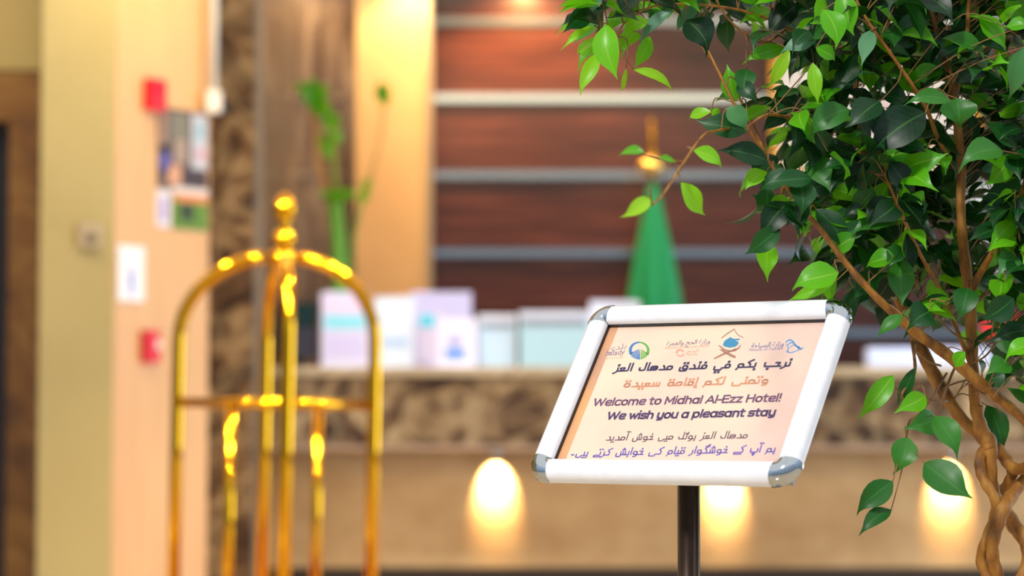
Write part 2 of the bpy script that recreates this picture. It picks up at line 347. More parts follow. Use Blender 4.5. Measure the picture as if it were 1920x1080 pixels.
crate('display_case', 'wide pale turquoise case with a white lid left of the sign frame', 974, 1106, 584, YI-0.02, '#b4d6e0', '#d6dbe8', '#8d97a5')
holder('leaflet_stand', 'white leaflet stand showing just above the sign frame', 'leaflet stand', 1106, 1200, 564, YI+0.22, '#eef1ff', [('stripe', 1116, 1190, 570, 576, '#dfe3fb')])
yq = YI
t = thing('desk_plate', 'long pale blue blank plate lying upright on the counter behind the tree stems', 'plate', (X(1740, yq), yq, zt))
MB().box(X(1622, yq), X(1860, yq), yq, yq+0.05, zt, Z(652, yq), 0.02).build('body', mat('plate_blue', '#d3ddfb', 0.3), t)
MB().box(X(1630, yq), X(1852, yq), yq-0.003, yq+0.001, Z(688, yq), Z(658, yq)).build('face', mat('plate_face', '#dde6ff', 0.25), t)
yq = YI+0.1
t = thing('black_stand', 'black box on the counter at the right edge under the red ornament', 'box', (X(1895, yq), yq, zt))
MB().box(X(1857, yq), X(1960, yq), yq, yq+0.2, zt, Z(640, yq), 0.01).build('body', M_black, t)
MB().box(X(1862, yq), X(1955, yq), yq-0.003, yq, Z(665, yq), Z(648, yq)).build('front_panel', M_dark, t)
t = thing('red_ornament', 'glossy red rounded ornament with petals on the black box', 'ornament', (X(1895, yq+0.08), yq+0.08, Z(640, yq)+0.001))
M_red = mat('ornament_red', '#ef2418', 0.25)
zb = Z(640, yq)
MB().lathe((X(1893, yq+0.1), yq+0.1, zb+0.001), [(0.07, 0), (0.12, 0.012), (0.13, 0.035), (0.10, 0.055), (0.03, 0.06)]).build('bowl', M_red, t)
for px, h, r in ((1849, 0.10, 0.035), (1872, 0.085, 0.04), (1898, 0.125, 0.055), (1922, 0.10, 0.05)):
    MB().lathe((X(px, yq+0.1), yq+0.1, zb+0.03), [(r*0.5, 0), (r, h*0.3), (r*0.8, h*0.6), (r*0.3, h*0.9), (0.002, h)]).build('petal', M_red, t)

# ------------------------------------------------------------------ pictures on the back wall
def framed(name, lab, px0, px1, py0, py1, fr, fm, base, areas):
    yq = 14.93
    t = thing(name, lab, 'picture', (X((px0+px1)/2, yq), yq, Z(py1, yq)))
    MB().box(X(px0, yq), X(px1, yq), yq, yq+0.034, Z(py1, yq), Z(py1-fr, yq), 0.006).box(X(px0, yq), X(px1, yq), yq, yq+0.034, Z(py0+fr, yq), Z(py0, yq), 0.006)\
        .box(X(px0, yq), X(px0+fr, yq), yq, yq+0.034, Z(py1, yq), Z(py0, yq), 0.006).box(X(px1-fr, yq), X(px1, yq), yq, yq+0.034, Z(py1, yq), Z(py0, yq), 0.006).build('frame', fm, t)
    MB().box(X(px0+fr, yq), X(px1-fr, yq), yq+0.02, yq+0.034, Z(py1-fr, yq), Z(py0+fr, yq)).build('canvas', mat('canvas_' + base, base, 0.3), t)
    for i, (nm, a, b, c, d, h) in enumerate(areas):
        MB().box(X(a, yq), X(b, yq), yq+0.018-0.001*i, yq+0.0205, Z(d, yq), Z(c, yq)).build(nm, mat('print_' + h, h, 0.3), t)
framed('gold_framed_picture', 'large pale picture in a gold frame on the wood wall behind the tree', 1447, 1842, 96, 332, 15, mat('gold_frame', '#f0b23a', 0.25, 0.6), '#efeae6',
       [('pink_area', 1474, 1505, 244, 262, '#cf97a8'), ('rose_area', 1630, 1690, 190, 250, '#e9cdd2'), ('mauve_area', 1640, 1680, 262, 300, '#aaa3bf'),
        ('lilac_area', 1596, 1622, 250, 305, '#b9b3cc'), ('dark_line', 1640, 1780, 286, 290, '#6b6670'), ('dark_line', 1640, 1780, 300, 304, '#6b6670'), ('warm_area', 1730, 1760, 270, 296, '#e8b98a')])
framed('white_framed_poster', 'white framed poster with blue and pink corner on the wood wall by the right edge', 1818, 1990, 346, 506, 12, M_white, '#d9e4e6',
       [('teal_area', 1834, 1848, 440, 492, '#7fa3a2'), ('blue_area', 1884, 1912, 432, 452, '#3f66d8'), ('pink_area', 1874, 1890, 424, 444, '#e7a0b8'), ('green_area', 1920, 1970, 380, 470, '#8db49a')])

# ------------------------------------------------------------------ flag on its pole
fy = 14.2; fx = X(1223, fy)
t = thing('flag', 'green flag hanging furled from a pole with a golden ball finial behind the counter', 'flag', (fx, fy, 0))
MB().lathe((fx, fy, 0), [(0.2, 0), (0.2, 0.03), (0.06, 0.06), (0.03, 0.1)]).build('base', M_brass, t)
MB().tube([(fx, fy, 0.05), (fx, fy, Z(330, fy))], 0.014, 12).build('pole', M_brass, t)
zo = Z(312, fy)
MB().lathe((fx, fy, zo-0.055), [(0.02, 0), (0.05, 0.012), (0.08, 0.04), (0.083, 0.062), (0.06, 0.09), (0.025, 0.105), (0.02, 0.115)]).build('ball_finial', mat('bright_gold', '#ffdc7c', 0.42, 1.0), t)
MB().lathe((fx, fy, zo+0.05), [(0.02, 0), (0.028, 0.03), (0.014, 0.06), (0.017, 0.15), (0.003, Z(218, fy)-zo-0.05)]).build('spike', M_brass, t)
mb = MB(); n = 72; rows = 26; vs = []
ztop = Z(340, fy); zbot = 0.75
for r in range(rows):
    q = r/(rows-1); z = ztop + (zbot-ztop)*q
    hw = 0.020 + 0.122*min(1, (ztop-z)/0.72)**0.9 + 0.05*max(0, (ztop-z)-0.72)
    for k in range(n):
        a = 2*math.pi*k/n; rip = 1 + 0.16*math.sin(7*a+1.3)*min(1, q*4) + 0.06*math.sin(12*a+q*3)
        vs.append((fx + 0.006 + hw*math.cos(a)*rip, fy + 0.6*hw*math.sin(a)*rip, z))
mb.add(vs, [[r*n+k, r*n+(k+1) % n, (r+1)*n+(k+1) % n, (r+1)*n+k] for r in range(rows-1) for k in range(n)], True)
mb.build('cloth', mat('flag_green', '#00975a', 0.6), t)

# ------------------------------------------------------------------ bamboo plant on the counter
by = YC + 0.42
t = thing('potted_bamboo', 'tall slim green bamboo plant in a white pot on the left end of the counter', 'plant', (X(632, by), by, zt))
MB().lathe((X(632, by), by, zt), [(0.06, 0), (0.075, 0.01), (0.085, 0.16), (0.09, 0.17), (0.08, 0.17), (0.078, 0.15)]).build('pot', mat('pot_white', '#e8e6e2', 0.3), t)
M_cane = mat('cane_green', '#5f9a22', 0.4)
for dx, pts in ((0, [(628, 655), (632, 560), (630, 470), (622, 380)]), (1, [(636, 655), (642, 560), (640, 460), (634, 372)]), (2, [(646, 655), (654, 540), (664, 440), (684, 360)])):
    MB().tube([at(px, py, by + 0.02*dx - 0.02) for px, py in smooth_path(pts)], 0.026 if dx < 2 else 0.009, 10).build('cane', M_cane, t)
MB().tube([at(px, py, by) for px, py in smooth_path([(622, 385), (606, 340), (596, 290), (592, 240), (586, 200)])], 0.016, 10).build('dry_stalk', mat('stalk_tan', '#c08a45', 0.5), t)
MB().tube([at(px, py, by+0.02) for px, py in smooth_path([(632, 375), (628, 320), (624, 270), (614, 220), (598, 180)])], 0.012, 10).build('cane', mat('cane_yellow', '#9cae32', 0.4), t)
MB().tube([at(px, py, by+0.04) for px, py in smooth_path([(684, 362), (704, 300), (716, 240), (720, 190)])], 0.008, 8).build('cane', mat('cane_faint', '#a8924e', 0.4), t)
# ------------------------------------------------------------------ leaves
PROF = [(0, 0.04), (0.07, 0.36), (0.18, 0.74), (0.32, 0.97), (0.46, 1.0), (0.60, 0.87), (0.72, 0.60), (0.82, 0.30), (0.90, 0.13), (1.0, 0.01)]
class Leaves:
    def __init__(s): s.v = []; s.f = []; s.uv = []; s.tone = []
    def leaf(s, p0, p1, w, N=None, tone=0.5, droop=0.12, fold=0.25, wave=0.05):
        p0, p1 = V(p0), V(p1); d = p1 - p0; L = d.length; d.normalize()
        if N is None: N = V((0, -1, 0.4))
        S = d.cross(N).normalized(); N = S.cross(d).normalized()
        o = len(s.v); ph = random.random()*6.3; curl = random.uniform(-0.3, 0.3); bend = random.uniform(-0.2, 0.9); hook = random.uniform(-1.2, 1.2)
        cs = (-1, -0.55, 0, 0.55, 1)
        for t, h in PROF:
            c = p0 + d*(L*t) + N*(L*(droop*4*t*(1-t) - bend*max(0, t-0.7)**2*3)) + S*(L*(curl*t*(t-1) + hook*max(0, t-0.72)**2))
            for k in cs:
                e = k*h*w/2
                z = abs(k)*h*w*0.5*fold + wave*w*math.sin(t*9 + ph + (2 if k > 0 else 0))*abs(k)*h
                s.v.append(c + S*e + N*z); s.uv.append((k*0.5+0.5, t)); s.tone.append(tone)
        for i in range(len(PROF)-1):
            for k in range(4):
                s.f.append((o+i*5+k, o+i*5+k+1, o+i*5+5+k+1, o+i*5+5+k))
    def build(s, name, m, parent):
        off = parent.location
        me = bpy.data.meshes.new(name); me.from_pydata([tuple(v-off) for v in s.v], [], s.f)
        me.polygons.foreach_set('use_smooth', [True]*len(s.f))
        uvl = me.uv_layers.new(name='leaf')
        for l in me.loops: uvl.data[l.index].uv = s.uv[l.vertex_index]
        at_ = me.attributes.new('tone', 'FLOAT', 'POINT'); at_.data.foreach_set('value', s.tone)
        me.materials.append(m); me.update()
        o = bpy.data.objects.new(name, me); col.objects.link(o); o.parent = parent; return o
def leaf_mat(name, stops, vein, rough=0.33, trans=0.35, tcol='#7fd022'):
    m = bpy.data.materials.new(name); m.use_nodes = True; nt = m.node_tree; n = nt.nodes; L = nt.links
    b = n['Principled BSDF']; b.inputs['Roughness'].default_value = rough; b.inputs['Specular IOR Level'].default_value = 0.35
    a = n.new('ShaderNodeAttribute'); a.attribute_name = 'tone'
    cr = n.new('ShaderNodeValToRGB'); e = cr.color_ramp.elements
    while len(e) < len(stops): e.new(0.5)
    for el, (p, h) in zip(e, stops): el.position = p; el.color = lin(h)
    L.new(a.outputs['Fac'], cr.inputs[0])
    uv = n.new('ShaderNodeUVMap'); uv.uv_map = 'leaf'; sx = n.new('ShaderNodeSeparateXYZ'); L.new(uv.outputs[0], sx.inputs[0])
    def math_(op, a_, b_):
        q = n.new('ShaderNodeMath'); q.operation = op
        for i, w in enumerate((a_, b_)):
            if isinstance(w, (int, float)): q.inputs[i].default_value = w
            elif w is not None: L.new(w, q.inputs[i])
        return q.outputs[0]
    au = math_('ABSOLUTE', math_('SUBTRACT', sx.outputs[0], 0.5), None)
    mid = math_('LESS_THAN', au, 0.028)
    sv = math_('LESS_THAN', math_('FRACT', math_('SUBTRACT', math_('MULTIPLY', sx.outputs[1], 9), math_('MULTIPLY', au, 4)), None), 0.09)
    fac = math_('MAXIMUM', math_('MULTIPLY', mid, 0.38), math_('MULTIPLY', sv, 0.10))
    mx = n.new('ShaderNodeMixRGB'); L.new(fac, mx.inputs[0]); L.new(cr.outputs[0], mx.inputs[1]); mx.inputs[2].default_value = lin(vein)
    L.new(mx.outputs[0], b.inputs['Base Color'])
    tr = n.new('ShaderNodeBsdfTranslucent')
    mt = n.new('ShaderNodeMixRGB'); mt.blend_type = 'MULTIPLY'; mt.inputs[0].default_value = 0.0
    mt.inputs[1].default_value = lin(tcol); L.new(mx.outputs[0], mt.inputs[2])
    L.new(mt.outputs[0], tr.inputs[0])
    ms = n.new('ShaderNodeMixShader'); ms.inputs[0].default_value = trans
    L.new(b.outputs[0], ms.inputs[1]); L.new(tr.outputs[0], ms.inputs[2]); L.new(ms.outputs[0], n['Material Output'].inputs[0])
    return m
M_young = leaf_mat('young_leaf', [(0.0, '#388f10'), (0.5, '#66c416'), (1.0, '#aee02a')], '#c4ea60', trans=0.4, tcol='#86d81c')
M_mature = leaf_mat('mature_leaf', [(0.0, '#03150a'), (0.35, '#082c15'), (0.65, '#134d1b'), (0.86, '#34761f'), (1.0, '#5f8c70')], '#4c8a3e', rough=0.4, trans=0.12, tcol='#2f7d12')  # palest bluish stop paints the sky's reflection on silvery leaves
# bamboo leaves
bl = Leaves()
for a, b, w in (((590, 205), (556, 150), 26), ((592, 200), (590, 140), 26), ((588, 205), (610, 150), 22), ((598, 200), (622, 215), 24), ((606, 215), (588, 185), 22), ((612, 225), (638, 235), 26),
                ((612, 235), (600, 205), 24), ((622, 250), (640, 268), 22), ((624, 245), (612, 225), 24), ((618, 300), (600, 245), 18), ((684, 362), (700, 335), 24), ((690, 360), (672, 380), 20),
                ((640, 372), (668, 356), 20), ((622, 372), (596, 362), 18), ((720, 195), (712, 150), 22), ((720, 200), (730, 155), 18), ((560, 170), (546, 160), 12), ((620, 380), (648, 352), 22)):
    p0 = at(*a, by + random.uniform(-0.03, 0.03)); p1 = at(*b, by + random.uniform(-0.1, 0.05))
    bl.leaf(p0, p1, w*by/F*1.25, V((random.uniform(-0.4, 0.4), -1, 0.5)), random.uniform(0.1, 0.75))
bl.build('foliage', M_young, t)

# ------------------------------------------------------------------ luggage trolley
TY = 8.3
S_ = TY / F
TC = V((at(517, 757, TY).x, TY, 0)); zr = Z(757, TY)
tr = thing('luggage_trolley', 'polished brass birdcage luggage trolley with four curved arches and a finial', 'luggage trolley', TC)
def tp(x, y, z): return TC + V((x, y, z))
# corners in plan: left, front, right, back
CL, CF, CR, CB = V((-0.355, 0.005, 0)), V((0.055, -0.325, 0)), V((0.325, 0.0, 0)), V((-0.085, 0.325, 0))
cnr = {'l': CL, 'f': CF, 'r': CR, 'b': CB}
rp = 0.0225; zs = Z(640, TY); zh = Z(482, TY)
for k, c in cnr.items():
    pts = [tp(c.x, c.y, 0.235), tp(c.x, c.y, 0.9), tp(c.x, c.y, zs)]
    for i in range(1, 15):
        a = math.pi/2*i/15
        q = 1 - math.cos(a)
        pts.append(tp(c.x*(1-q*0.92), c.y*(1-q*0.92), zs + (zh-zs)*math.sin(a)))
    MB().tube(pts, rp, 14).build('arch_pole', M_brass, tr)
for a, b in ((CL, CF), (CF, CR), (CR, CB), (CB, CL)):
    MB().tube([tp(a.x, a.y, zr), tp(b.x, b.y, zr)], 0.0175, 12).build('rail', M_brass, tr)
for a, b in ((CL, CF), (CR, CB)):
    m_ = (a+b)/2
    MB().tube([tp(m_.x, m_.y, 0.235), tp(m_.x, m_.y, zr)], 0.0185, 12).build('upright_bar', M_brass, tr)
MB().lathe(tp(0, 0, zh-0.035), [(0.02, 0), (0.05, 0.008), (0.055, 0.03), (0.05, 0.05), (0.03, 0.058)]).build('hub', M_brass, tr)
zf = Z(482, TY) + 0.022
MB().lathe(tp(0.004, 0, zf), [(0.022, 0), (0.03, 0.006), (0.02, 0.014), (0.040, 0.026), (0.044, 0.045), (0.034, 0.064), (0.014, 0.072), (0.016, 0.09), (0.024, 0.098),
      (0.014, 0.104), (0.034, 0.118), (0.042, 0.140), (0.040, 0.158), (0.026, 0.182), (0.01, 0.198), (0.002, 0.204)]).build('finial', M_brass, tr)
dk = [tp(c.x*1.1, c.y*1.1, 0) for c in (CL, CF, CR, CB)]
MB().prism([(p.x, p.y) for p in dk], 0.19, 0.235).build('deck', mat('deck_red_carpet', '#6e1418', 0.8), tr)
for c in (CL, CF, CR, CB):
    p = tp(c.x*0.9, c.y*0.9, 0)
    w = MB().tube([p + V((-0.018, 0, 0.075)), p + V((0.018, 0, 0.075))], 0.075, 20).build('wheel', M_black, tr)
    MB().tube([p + V((0, 0, 0.14)), p + V((0, 0, 0.19))], 0.02, 10).box(p.x-0.028, p.x+0.028, p.y-0.02, p.y+0.02, 0.13, 0.155).build('caster_fork', M_brass, tr)
tr.rotation_euler = (0, math.radians(0.8), 0)

# ------------------------------------------------------------------ welcome sign on its stand
a_, t_ = 0.598, 0.640
SR = V((math.cos(a_), -math.sin(a_), 0)); SB = V((math.sin(a_), math.cos(a_), 0))
SU = V((0, 0, 1))*math.cos(t_) + SB*math.sin(t_)
SN = SR.cross(SU)
SC = V((0.1958, 2.658, 1.0282)); SW, SH, RW = 0.3345, 0.2455, 0.0255
zb_ = SC.z - 0.02
BASE = V((SC.x + 0.0, SC.y + 0.012, 0))
st = thing('welcome_sign_stand', 'white snap-frame welcome sign with chrome corners on a dark metal pole', 'sign', BASE)
def sp(u, v, n=0.0): return SC + SR*u + SU*v + SN*n
# rail profile: rounded front, flat inner lip
prof = [(0, -0.004), (0, 0.0035), (0.002, 0.0062), (0.006, 0.0092), (0.0125, 0.0108), (0.019, 0.0088), (0.0235, 0.005), (RW, 0.0005), (RW, -0.007), (0.0, -0.007)]
IW, IH = SW/2 - RW, SH/2 - RW
M_alu = noisy('white_anodised_aluminium', [(0.4, '#e9ebf2'), (0.6, '#f1f2f7')], scale=(1, 1, 1), nscale=40, rough=0.3)
def rail(p, q, out):
    """p, q: inner edge end points (u, v); out: outward direction"""
    mb = MB(); n = len(prof); vs = []
    for e in (p, q):
        for d, h in prof: vs.append(sp(e[0]+out[0]*d, e[1]+out[1]*d, h))
    mb.add(vs, [[i, (i+1) % n, n+(i+1) % n, n+i] for i in range(n)] + [list(range(n))[::-1], list(range(n, 2*n))], False)
    o = mb.build('frame_rail', M_alu, st)
    for pl in o.data.polygons: pl.use_smooth = len(pl.vertices) == 4
    o.data.set_sharp_from_angle(angle=math.radians(50)); return o
rail((-IW, IH), (IW, IH), (0, 1)); rail((IW, -IH), (-IW, -IH), (0, -1)); rail((-IW, -IH), (-IW, IH), (-1, 0)); rail((IW, IH), (IW, -IH), (1, 0))
for sx, sy in ((-1, 1), (1, 1), (1, -1), (-1, -1)):
    mb = MB(); vs = []; n = len(prof); K = 12
    A0, A1 = -0.10, math.pi/2 + 0.10
    for k in range(K+1):
        an = A0 + (A1-A0)*k/K
        for d, h in prof:
            dd = d*1.035 + (0.0 if d > 0 else -0.0008)
            vs.append(sp(sx*(IW + dd*math.cos(an)), sy*(IH + dd*math.sin(an)), h*1.06 + 0.0004))
    fs = [[k*n+i, k*n+(i+1) % n, (k+1)*n+(i+1) % n, (k+1)*n+i] for k in range(K) for i in range(n)] + [list(range(n))[::-1], list(range(K*n, K*n+n))]
    o = mb.add(vs, fs, True).build('corner_cap', M_chrome, st); o['label'] = 'chrome rounded corner cap'
    bm = bmesh.new(); bm.from_mesh(o.data); bmesh.ops.recalc_face_normals(bm, faces=bm.faces); bm.to_mesh(o.data); bm.free()
    o.data.set_sharp_from_angle(angle=math.radians(40))
mb = MB()
for p, q, w in (((-IW, IH), (IW, IH), (0, -1)), ((-IW, -IH), (-IW, IH), (1, 0)), ((IW, -IH), (IW, IH), (-1, 0)), ((-IW, -IH), (IW, -IH), (0, 1))):
    a = [sp(p[0], p[1], -0.0005), sp(q[0], q[1], -0.0005), sp(q[0]+w[0]*.0012, q[1]+w[1]*.0012, -0.0005), sp(p[0]+w[0]*.0012, p[1]+w[1]*.0012, -0.0005)]
    b = [x - SN*0.005 for x in a]
    mb.add(a+b, [[0, 1, 2, 3], [4, 5, 6, 7], [0, 1, 5, 4], [1, 2, 6, 5], [2, 3, 7, 6], [3, 0, 4, 7]])
mb.build('gap_shade_strip', M_black, st)  # black strip stands in for the dark gap and shade inside the rails
MB().slab(sp(-SW/2+0.006, -SH/2+0.006, -0.012), SR, SU, SN, [(0, 0), (SW-0.012, 0), (SW-0.012, SH-0.012), (0, SH-0.012)], 0.005).build('back_plate', M_grey, st)
# paper
mp_ = mat('poster_paper', '#f6d9b4', 0.45); nt = mp_.node_tree; n_ = nt.nodes; L_ = nt.links
tc = n_.new('ShaderNodeTexCoord'); sx_ = n_.new('ShaderNodeSeparateXYZ'); L_.new(tc.outputs['Generated'], sx_.inputs[0])
no = n_.new('ShaderNodeTexNoise'); no.inputs['Scale'].default_value = 2.2; no.inputs['Detail'].default_value = 2; L_.new(tc.outputs['Generated'], no.inputs[0])
ad = n_.new('ShaderNodeMath'); ad.operation = 'MULTIPLY_ADD'; ad.inputs[1].default_value = 0.5; L_.new(sx_.outputs[0], ad.inputs[0]); L_.new(no.outputs[0], ad.inputs[2])
cr = n_.new('ShaderNodeValToRGB'); cr.color_ramp.elements[0].position = 0.35; cr.color_ramp.elements[0].color = lin('#f4dab8'); cr.color_ramp.elements[1].position = 1.1; cr.color_ramp.elements[1].color = lin('#e2bfaf')
L_.new(ad.outputs[0], cr.inputs[0]); L_.new(cr.outputs[0], n_['Principled BSDF'].inputs['Base Color'])
po = MB().slab(sp(-IW-0.002, -IH-0.002, -0.006), SR, SU, SN, [(0, 0), (2*IW+0.004, 0), (2*IW+0.004, 2*IH+0.004), (0, 2*IH+0.004)], 0.0015).build('poster', mp_, st)
PN = -0.0045                                        # paper surface
def uv(px, py):
    """pixel -> (u, v) on the paper"""
    d = at(px, py, 1.0) - CAM; t = (sp(0, 0, PN) - CAM).dot(SN)/d.dot(SN); q = CAM + d*t - SC
    return (q.dot(SR), q.dot(SU))
def shape(name, polys, m, lay=0):
    mb = MB()
    for poly in polys: mb.slab(sp(0, 0, PN + 0.00004*lay), SR, SU, SN, poly, 0.00006)
    return mb.build(name, m, po)
def pshape(name, polys, m, lay=0): return shape(name, [[uv(*p) for p in poly] for poly in polys], m, lay)
shape('side_band', [[(-IW, -IH), (-IW+0.0125, -IH), (-IW+0.0125, IH), (-IW, IH)]], noisy('band_print', [(0.3, '#c4937c'), (0.7, '#eeaa66')], scale=(3, 3, 3), nscale=4, rough=0.45))  # orange-brown band down the left edge of the paper
# Arabic joining: letter -> isolated, final, initial, medial forms
FORM = {}
def forms(ch, *c): FORM[ch] = c
for ch, base in (('ب', 0xFE8F), ('ت', 0xFE95), ('ث', 0xFE99), ('ج', 0xFE9D), ('ح', 0xFEA1), ('خ', 0xFEA5), ('س', 0xFEB1), ('ش', 0xFEB5), ('ص', 0xFEB9), ('ع', 0xFEC9),
                 ('ف', 0xFED1), ('ق', 0xFED5), ('ك', 0xFED9), ('ل', 0xFEDD), ('م', 0xFEE1), ('ن', 0xFEE5), ('ه', 0xFEE9), ('ي', 0xFEF1), ('پ', 0xFB56), ('ک', 0xFB8E), ('گ', 0xFB92), ('ی', 0xFBFC), ('ہ', 0xFBA6)):
    forms(ch, base, base+1, base+2, base+3)
for ch, base in (('ا', 0xFE8D), ('د', 0xFEA9), ('ذ', 0xFEAB), ('ر', 0xFEAD), ('ز', 0xFEAF), ('و', 0xFEED), ('آ', 0xFE81), ('أ', 0xFE83), ('إ', 0xFE87), ('ة', 0xFE93), ('ى', 0xFEEF), ('ے', 0xFBAE)):
    forms(ch, base, base+1)
forms('ٹ', 0xFB66, 0xFB67, 0xFB68, 0xFB69); forms('ں', 0xFB9E, 0xFB9F)
def shape_ar(s):
    out = []
    for i, ch in enumerate(s):
        if ch not in FORM: out.append(ch); continue
        fm = FORM[ch]
        prev = i > 0 and s[i-1] in FORM and len(FORM[s[i-1]]) == 4
        nxt = len(fm) == 4 and i+1 < len(s) and s[i+1] in FORM
        out.append(chr(fm[3 if prev and nxt else 1 if prev else 2 if nxt else 0]))
    return ''.join(out[::-1])
INK = {}
def text(body, pl, pr, h, m, bold=0.0, name='lettering', arabic=False, mid=False, hfix=None, spacing=1.0):
    """one line of print; pl, pr: pixels of the left and right ends of its baseline, h: pixel height of a capital / alef"""
    c = bpy.data.curves.new('text', 'FONT'); c.body = shape_ar(body) if arabic else body; c.resolution_u = 3; c.space_character = spacing
    o = bpy.data.objects.new('text', c); col.objects.link(o)
    me = bpy.data.meshes.new_from_object(o.evaluated_get(bpy.context.evaluated_depsgraph_get()))
    bpy.data.objects.remove(o); bpy.data.curves.remove(c)
    x0 = min(v.co.x for v in me.vertices); x1 = max(v.co.x for v in me.vertices)
    a, b = V(uv(*pl)), V(uv(*pr)); e = (b-a); k = e.length/(x1-x0); e.normalize(); pv = V((-e.y, e.x))
    ky = h*SH/340/0.715
    V0 = [tuple(v.co) for v in me.vertices]; F0 = [tuple(p.vertices) for p in me.polygons]; bpy.data.meshes.remove(me)
    shifts = [(0, 0)] + ([(math.cos(i*math.pi/4), math.sin(i*math.pi/4)) for i in range(8)] if bold else [])
    vs, fs = [], []
    for i, (dx, dy) in enumerate(shifts):
        o_ = len(vs)
        for x, y, z in V0:
            q = a + e*((x-x0)*k + dx*bold*ky) + pv*(y*ky + dy*bold*ky)
            vs.append(sp(q.x, q.y, PN + 0.00012 + i*2e-7) - BASE)
        fs += [[j + o_ for j in f] for f in F0]
    me = bpy.data.meshes.new(name); me.from_pydata([tuple(v) for v in vs], [], fs)
    me.materials.clear(); me.materials.append(m); me.name = name
    ob = bpy.data.objects.new(name, me); col.objects.link(ob); ob.parent = po; return ob
I_navy = mat('ink_navy', '#3a3157', 0.6); I_peach = mat('ink_copper', '#cd8d6c', 0.6); I_plum = mat('ink_plum', '#6e4766', 0.6); I_purple = mat('ink_purple', '#4b3560', 0.6)
I_dark = mat('ink_aubergine', '#5d4157', 0.6); I_blue = mat('ink_blue_violet', '#5646a8', 0.6); I_tan = mat('ink_tan', '#d2a381', 0.6); I_grey = mat('ink_grey', '#a0869a', 0.6)

# geometric lettering drawn as strokes of one weight; units: small letters 10 high (Latin), alef 10.5 high (Arabic, x runs leftwards)
def rr(x0, y0, x1, y1, r):
    p = []
    for cx_, cy_, a0 in ((x1-r, y0+r, -90), (x1-r, y1-r, 0), (x0+r, y1-r, 90), (x0+r, y0+r, 180)):
        for k in range(5):
            a = math.radians(a0 + 22.5*k); p.append((cx_ + r*math.cos(a), cy_ + r*math.sin(a)))
    return p + [p[0]]
def fillet(p, r):
    out = [p[0]]
    for a, b, c in zip(p, p[1:], p[2:]):
        a, b, c = V(a), V(b), V(c); la, lc = (a-b).length, (c-b).length; q = min(r, la*.45, lc*.45)
        u, w = b+(a-b).normalized()*q, b+(c-b).normalized()*q
        out += [tuple(u), tuple((u+w)/4+b/2), tuple(w)]
    return out + [p[-1]]
RING = rr(1.3, 0, 11.7, 10, 4.3)
def ring_open(i0, i1): return RING[i0:i1]
ARCH = lambda x, w: fillet([(x, 5), (x+.2, 10), (x+w, 10), (x+w, 0)], 3.6)
LAT = {
 'o': (13, [RING]), 'c': (12, [[(10.8, 1.2)] + [p for p in RING[::-1] if p[0] < 9][0:0] + fillet([(11, .6), (9.5, 0), (1.3, 0), (1.3, 10), (9.5, 10), (11, 9.4)], 4.2)]),
 'e': (13, [fillet([(1.3, 5), (11.7, 5), (11.7, 10), (1.3, 10), (1.3, 0), (9.8, 0), (11.2, .7)], 4.2)]),
 'a': (14, [rr(1.3, 0, 11.5, 10, 4.3), [(12, 10), (12, 0)]]), 'd': (14, [rr(1.3, 0, 11.5, 10, 4.3), [(12, 14.6), (12, 0)]]),
 'p': (14, [rr(1.8, 0, 12, 10, 4.3), [(1.3, 10), (1.3, -3.8)]]), 'l': (3.6, [[(1.6, 14.6), (1.6, 0)]]), 'i': (3.6, [[(1.6, 10), (1.6, 0)], [(1.6, 14.9), (1.6, 15.3)]]),
 't': (9, [fillet([(3.4, 13.4), (3.4, 0), (7.6, 0)], 3), [(.6, 10), (7.8, 10)]]), 'm': (20, [[(1.6, 10), (1.6, 0)], ARCH(1.6, 8.2), ARCH(9.8, 8.2)]), 'n': (12.6, [[(1.6, 10), (1.6, 0)], ARCH(1.6, 9.2)]),
 'h': (12.6, [[(1.6, 14.6), (1.6, 0)], ARCH(1.6, 9.2)]), 'u': (12.8, [fillet([(1.5, 10), (1.5, 0), (11, 0), (11, 5)], 3.8), [(11, 10), (11, 0)]]),
 'y': (12.8, [fillet([(1.5, 10), (1.5, 0), (11, 0), (11, 5)], 3.8), fillet([(11, 10), (11, -3.6), (2.6, -3.6)], 3)]), 'w': (17, [[(.8, 10), (4.6, 0), (8.4, 9.6), (12.2, 0), (16, 10)]]),
 's': (11.4, [fillet([(10.2, 9.2), (9, 10), (1.2, 10), (1.2, 5.1), (10.2, 5.1), (10.2, 0), (2, 0), (.9, .8)], 2.4)]), 'z': (11.4, [[(1, 10), (10, 10), (1.2, 0), (10.4, 0)]]),
 'W': (23, [[(.8, 14), (6, 0), (11.4, 13.2), (16.8, 0), (22, 14)]]), 'M': (18.4, [[(1.6, 0), (1.6, 14), (9, 3.6), (16.4, 14), (16.4, 0)]]), 'A': (16.6, [[(.8, 0), (8.2, 14), (15.6, 0)], [(3.4, 4), (13, 4)]]),
 'E': (13, [[(12, 14), (1.6, 14), (1.6, 0), (12, 0)], [(1.6, 7.2), (11, 7.2)]]), 'H': (16, [[(1.6, 14), (1.6, 0)], [(14, 14), (14, 0)], [(1.6, 7.2), (14, 7.2)]]), '-': (7, [[(.8, 5.6), (6, 5.6)]]),
 '!': (4.4, [[(2, 14.6), (2, 6.2)], [(2, .2), (2, .7)]]), ' ': (6.2, [])}
BOX = lambda x0, x1, h=4.7: rr(x0, 0, x1, h, 1.5)
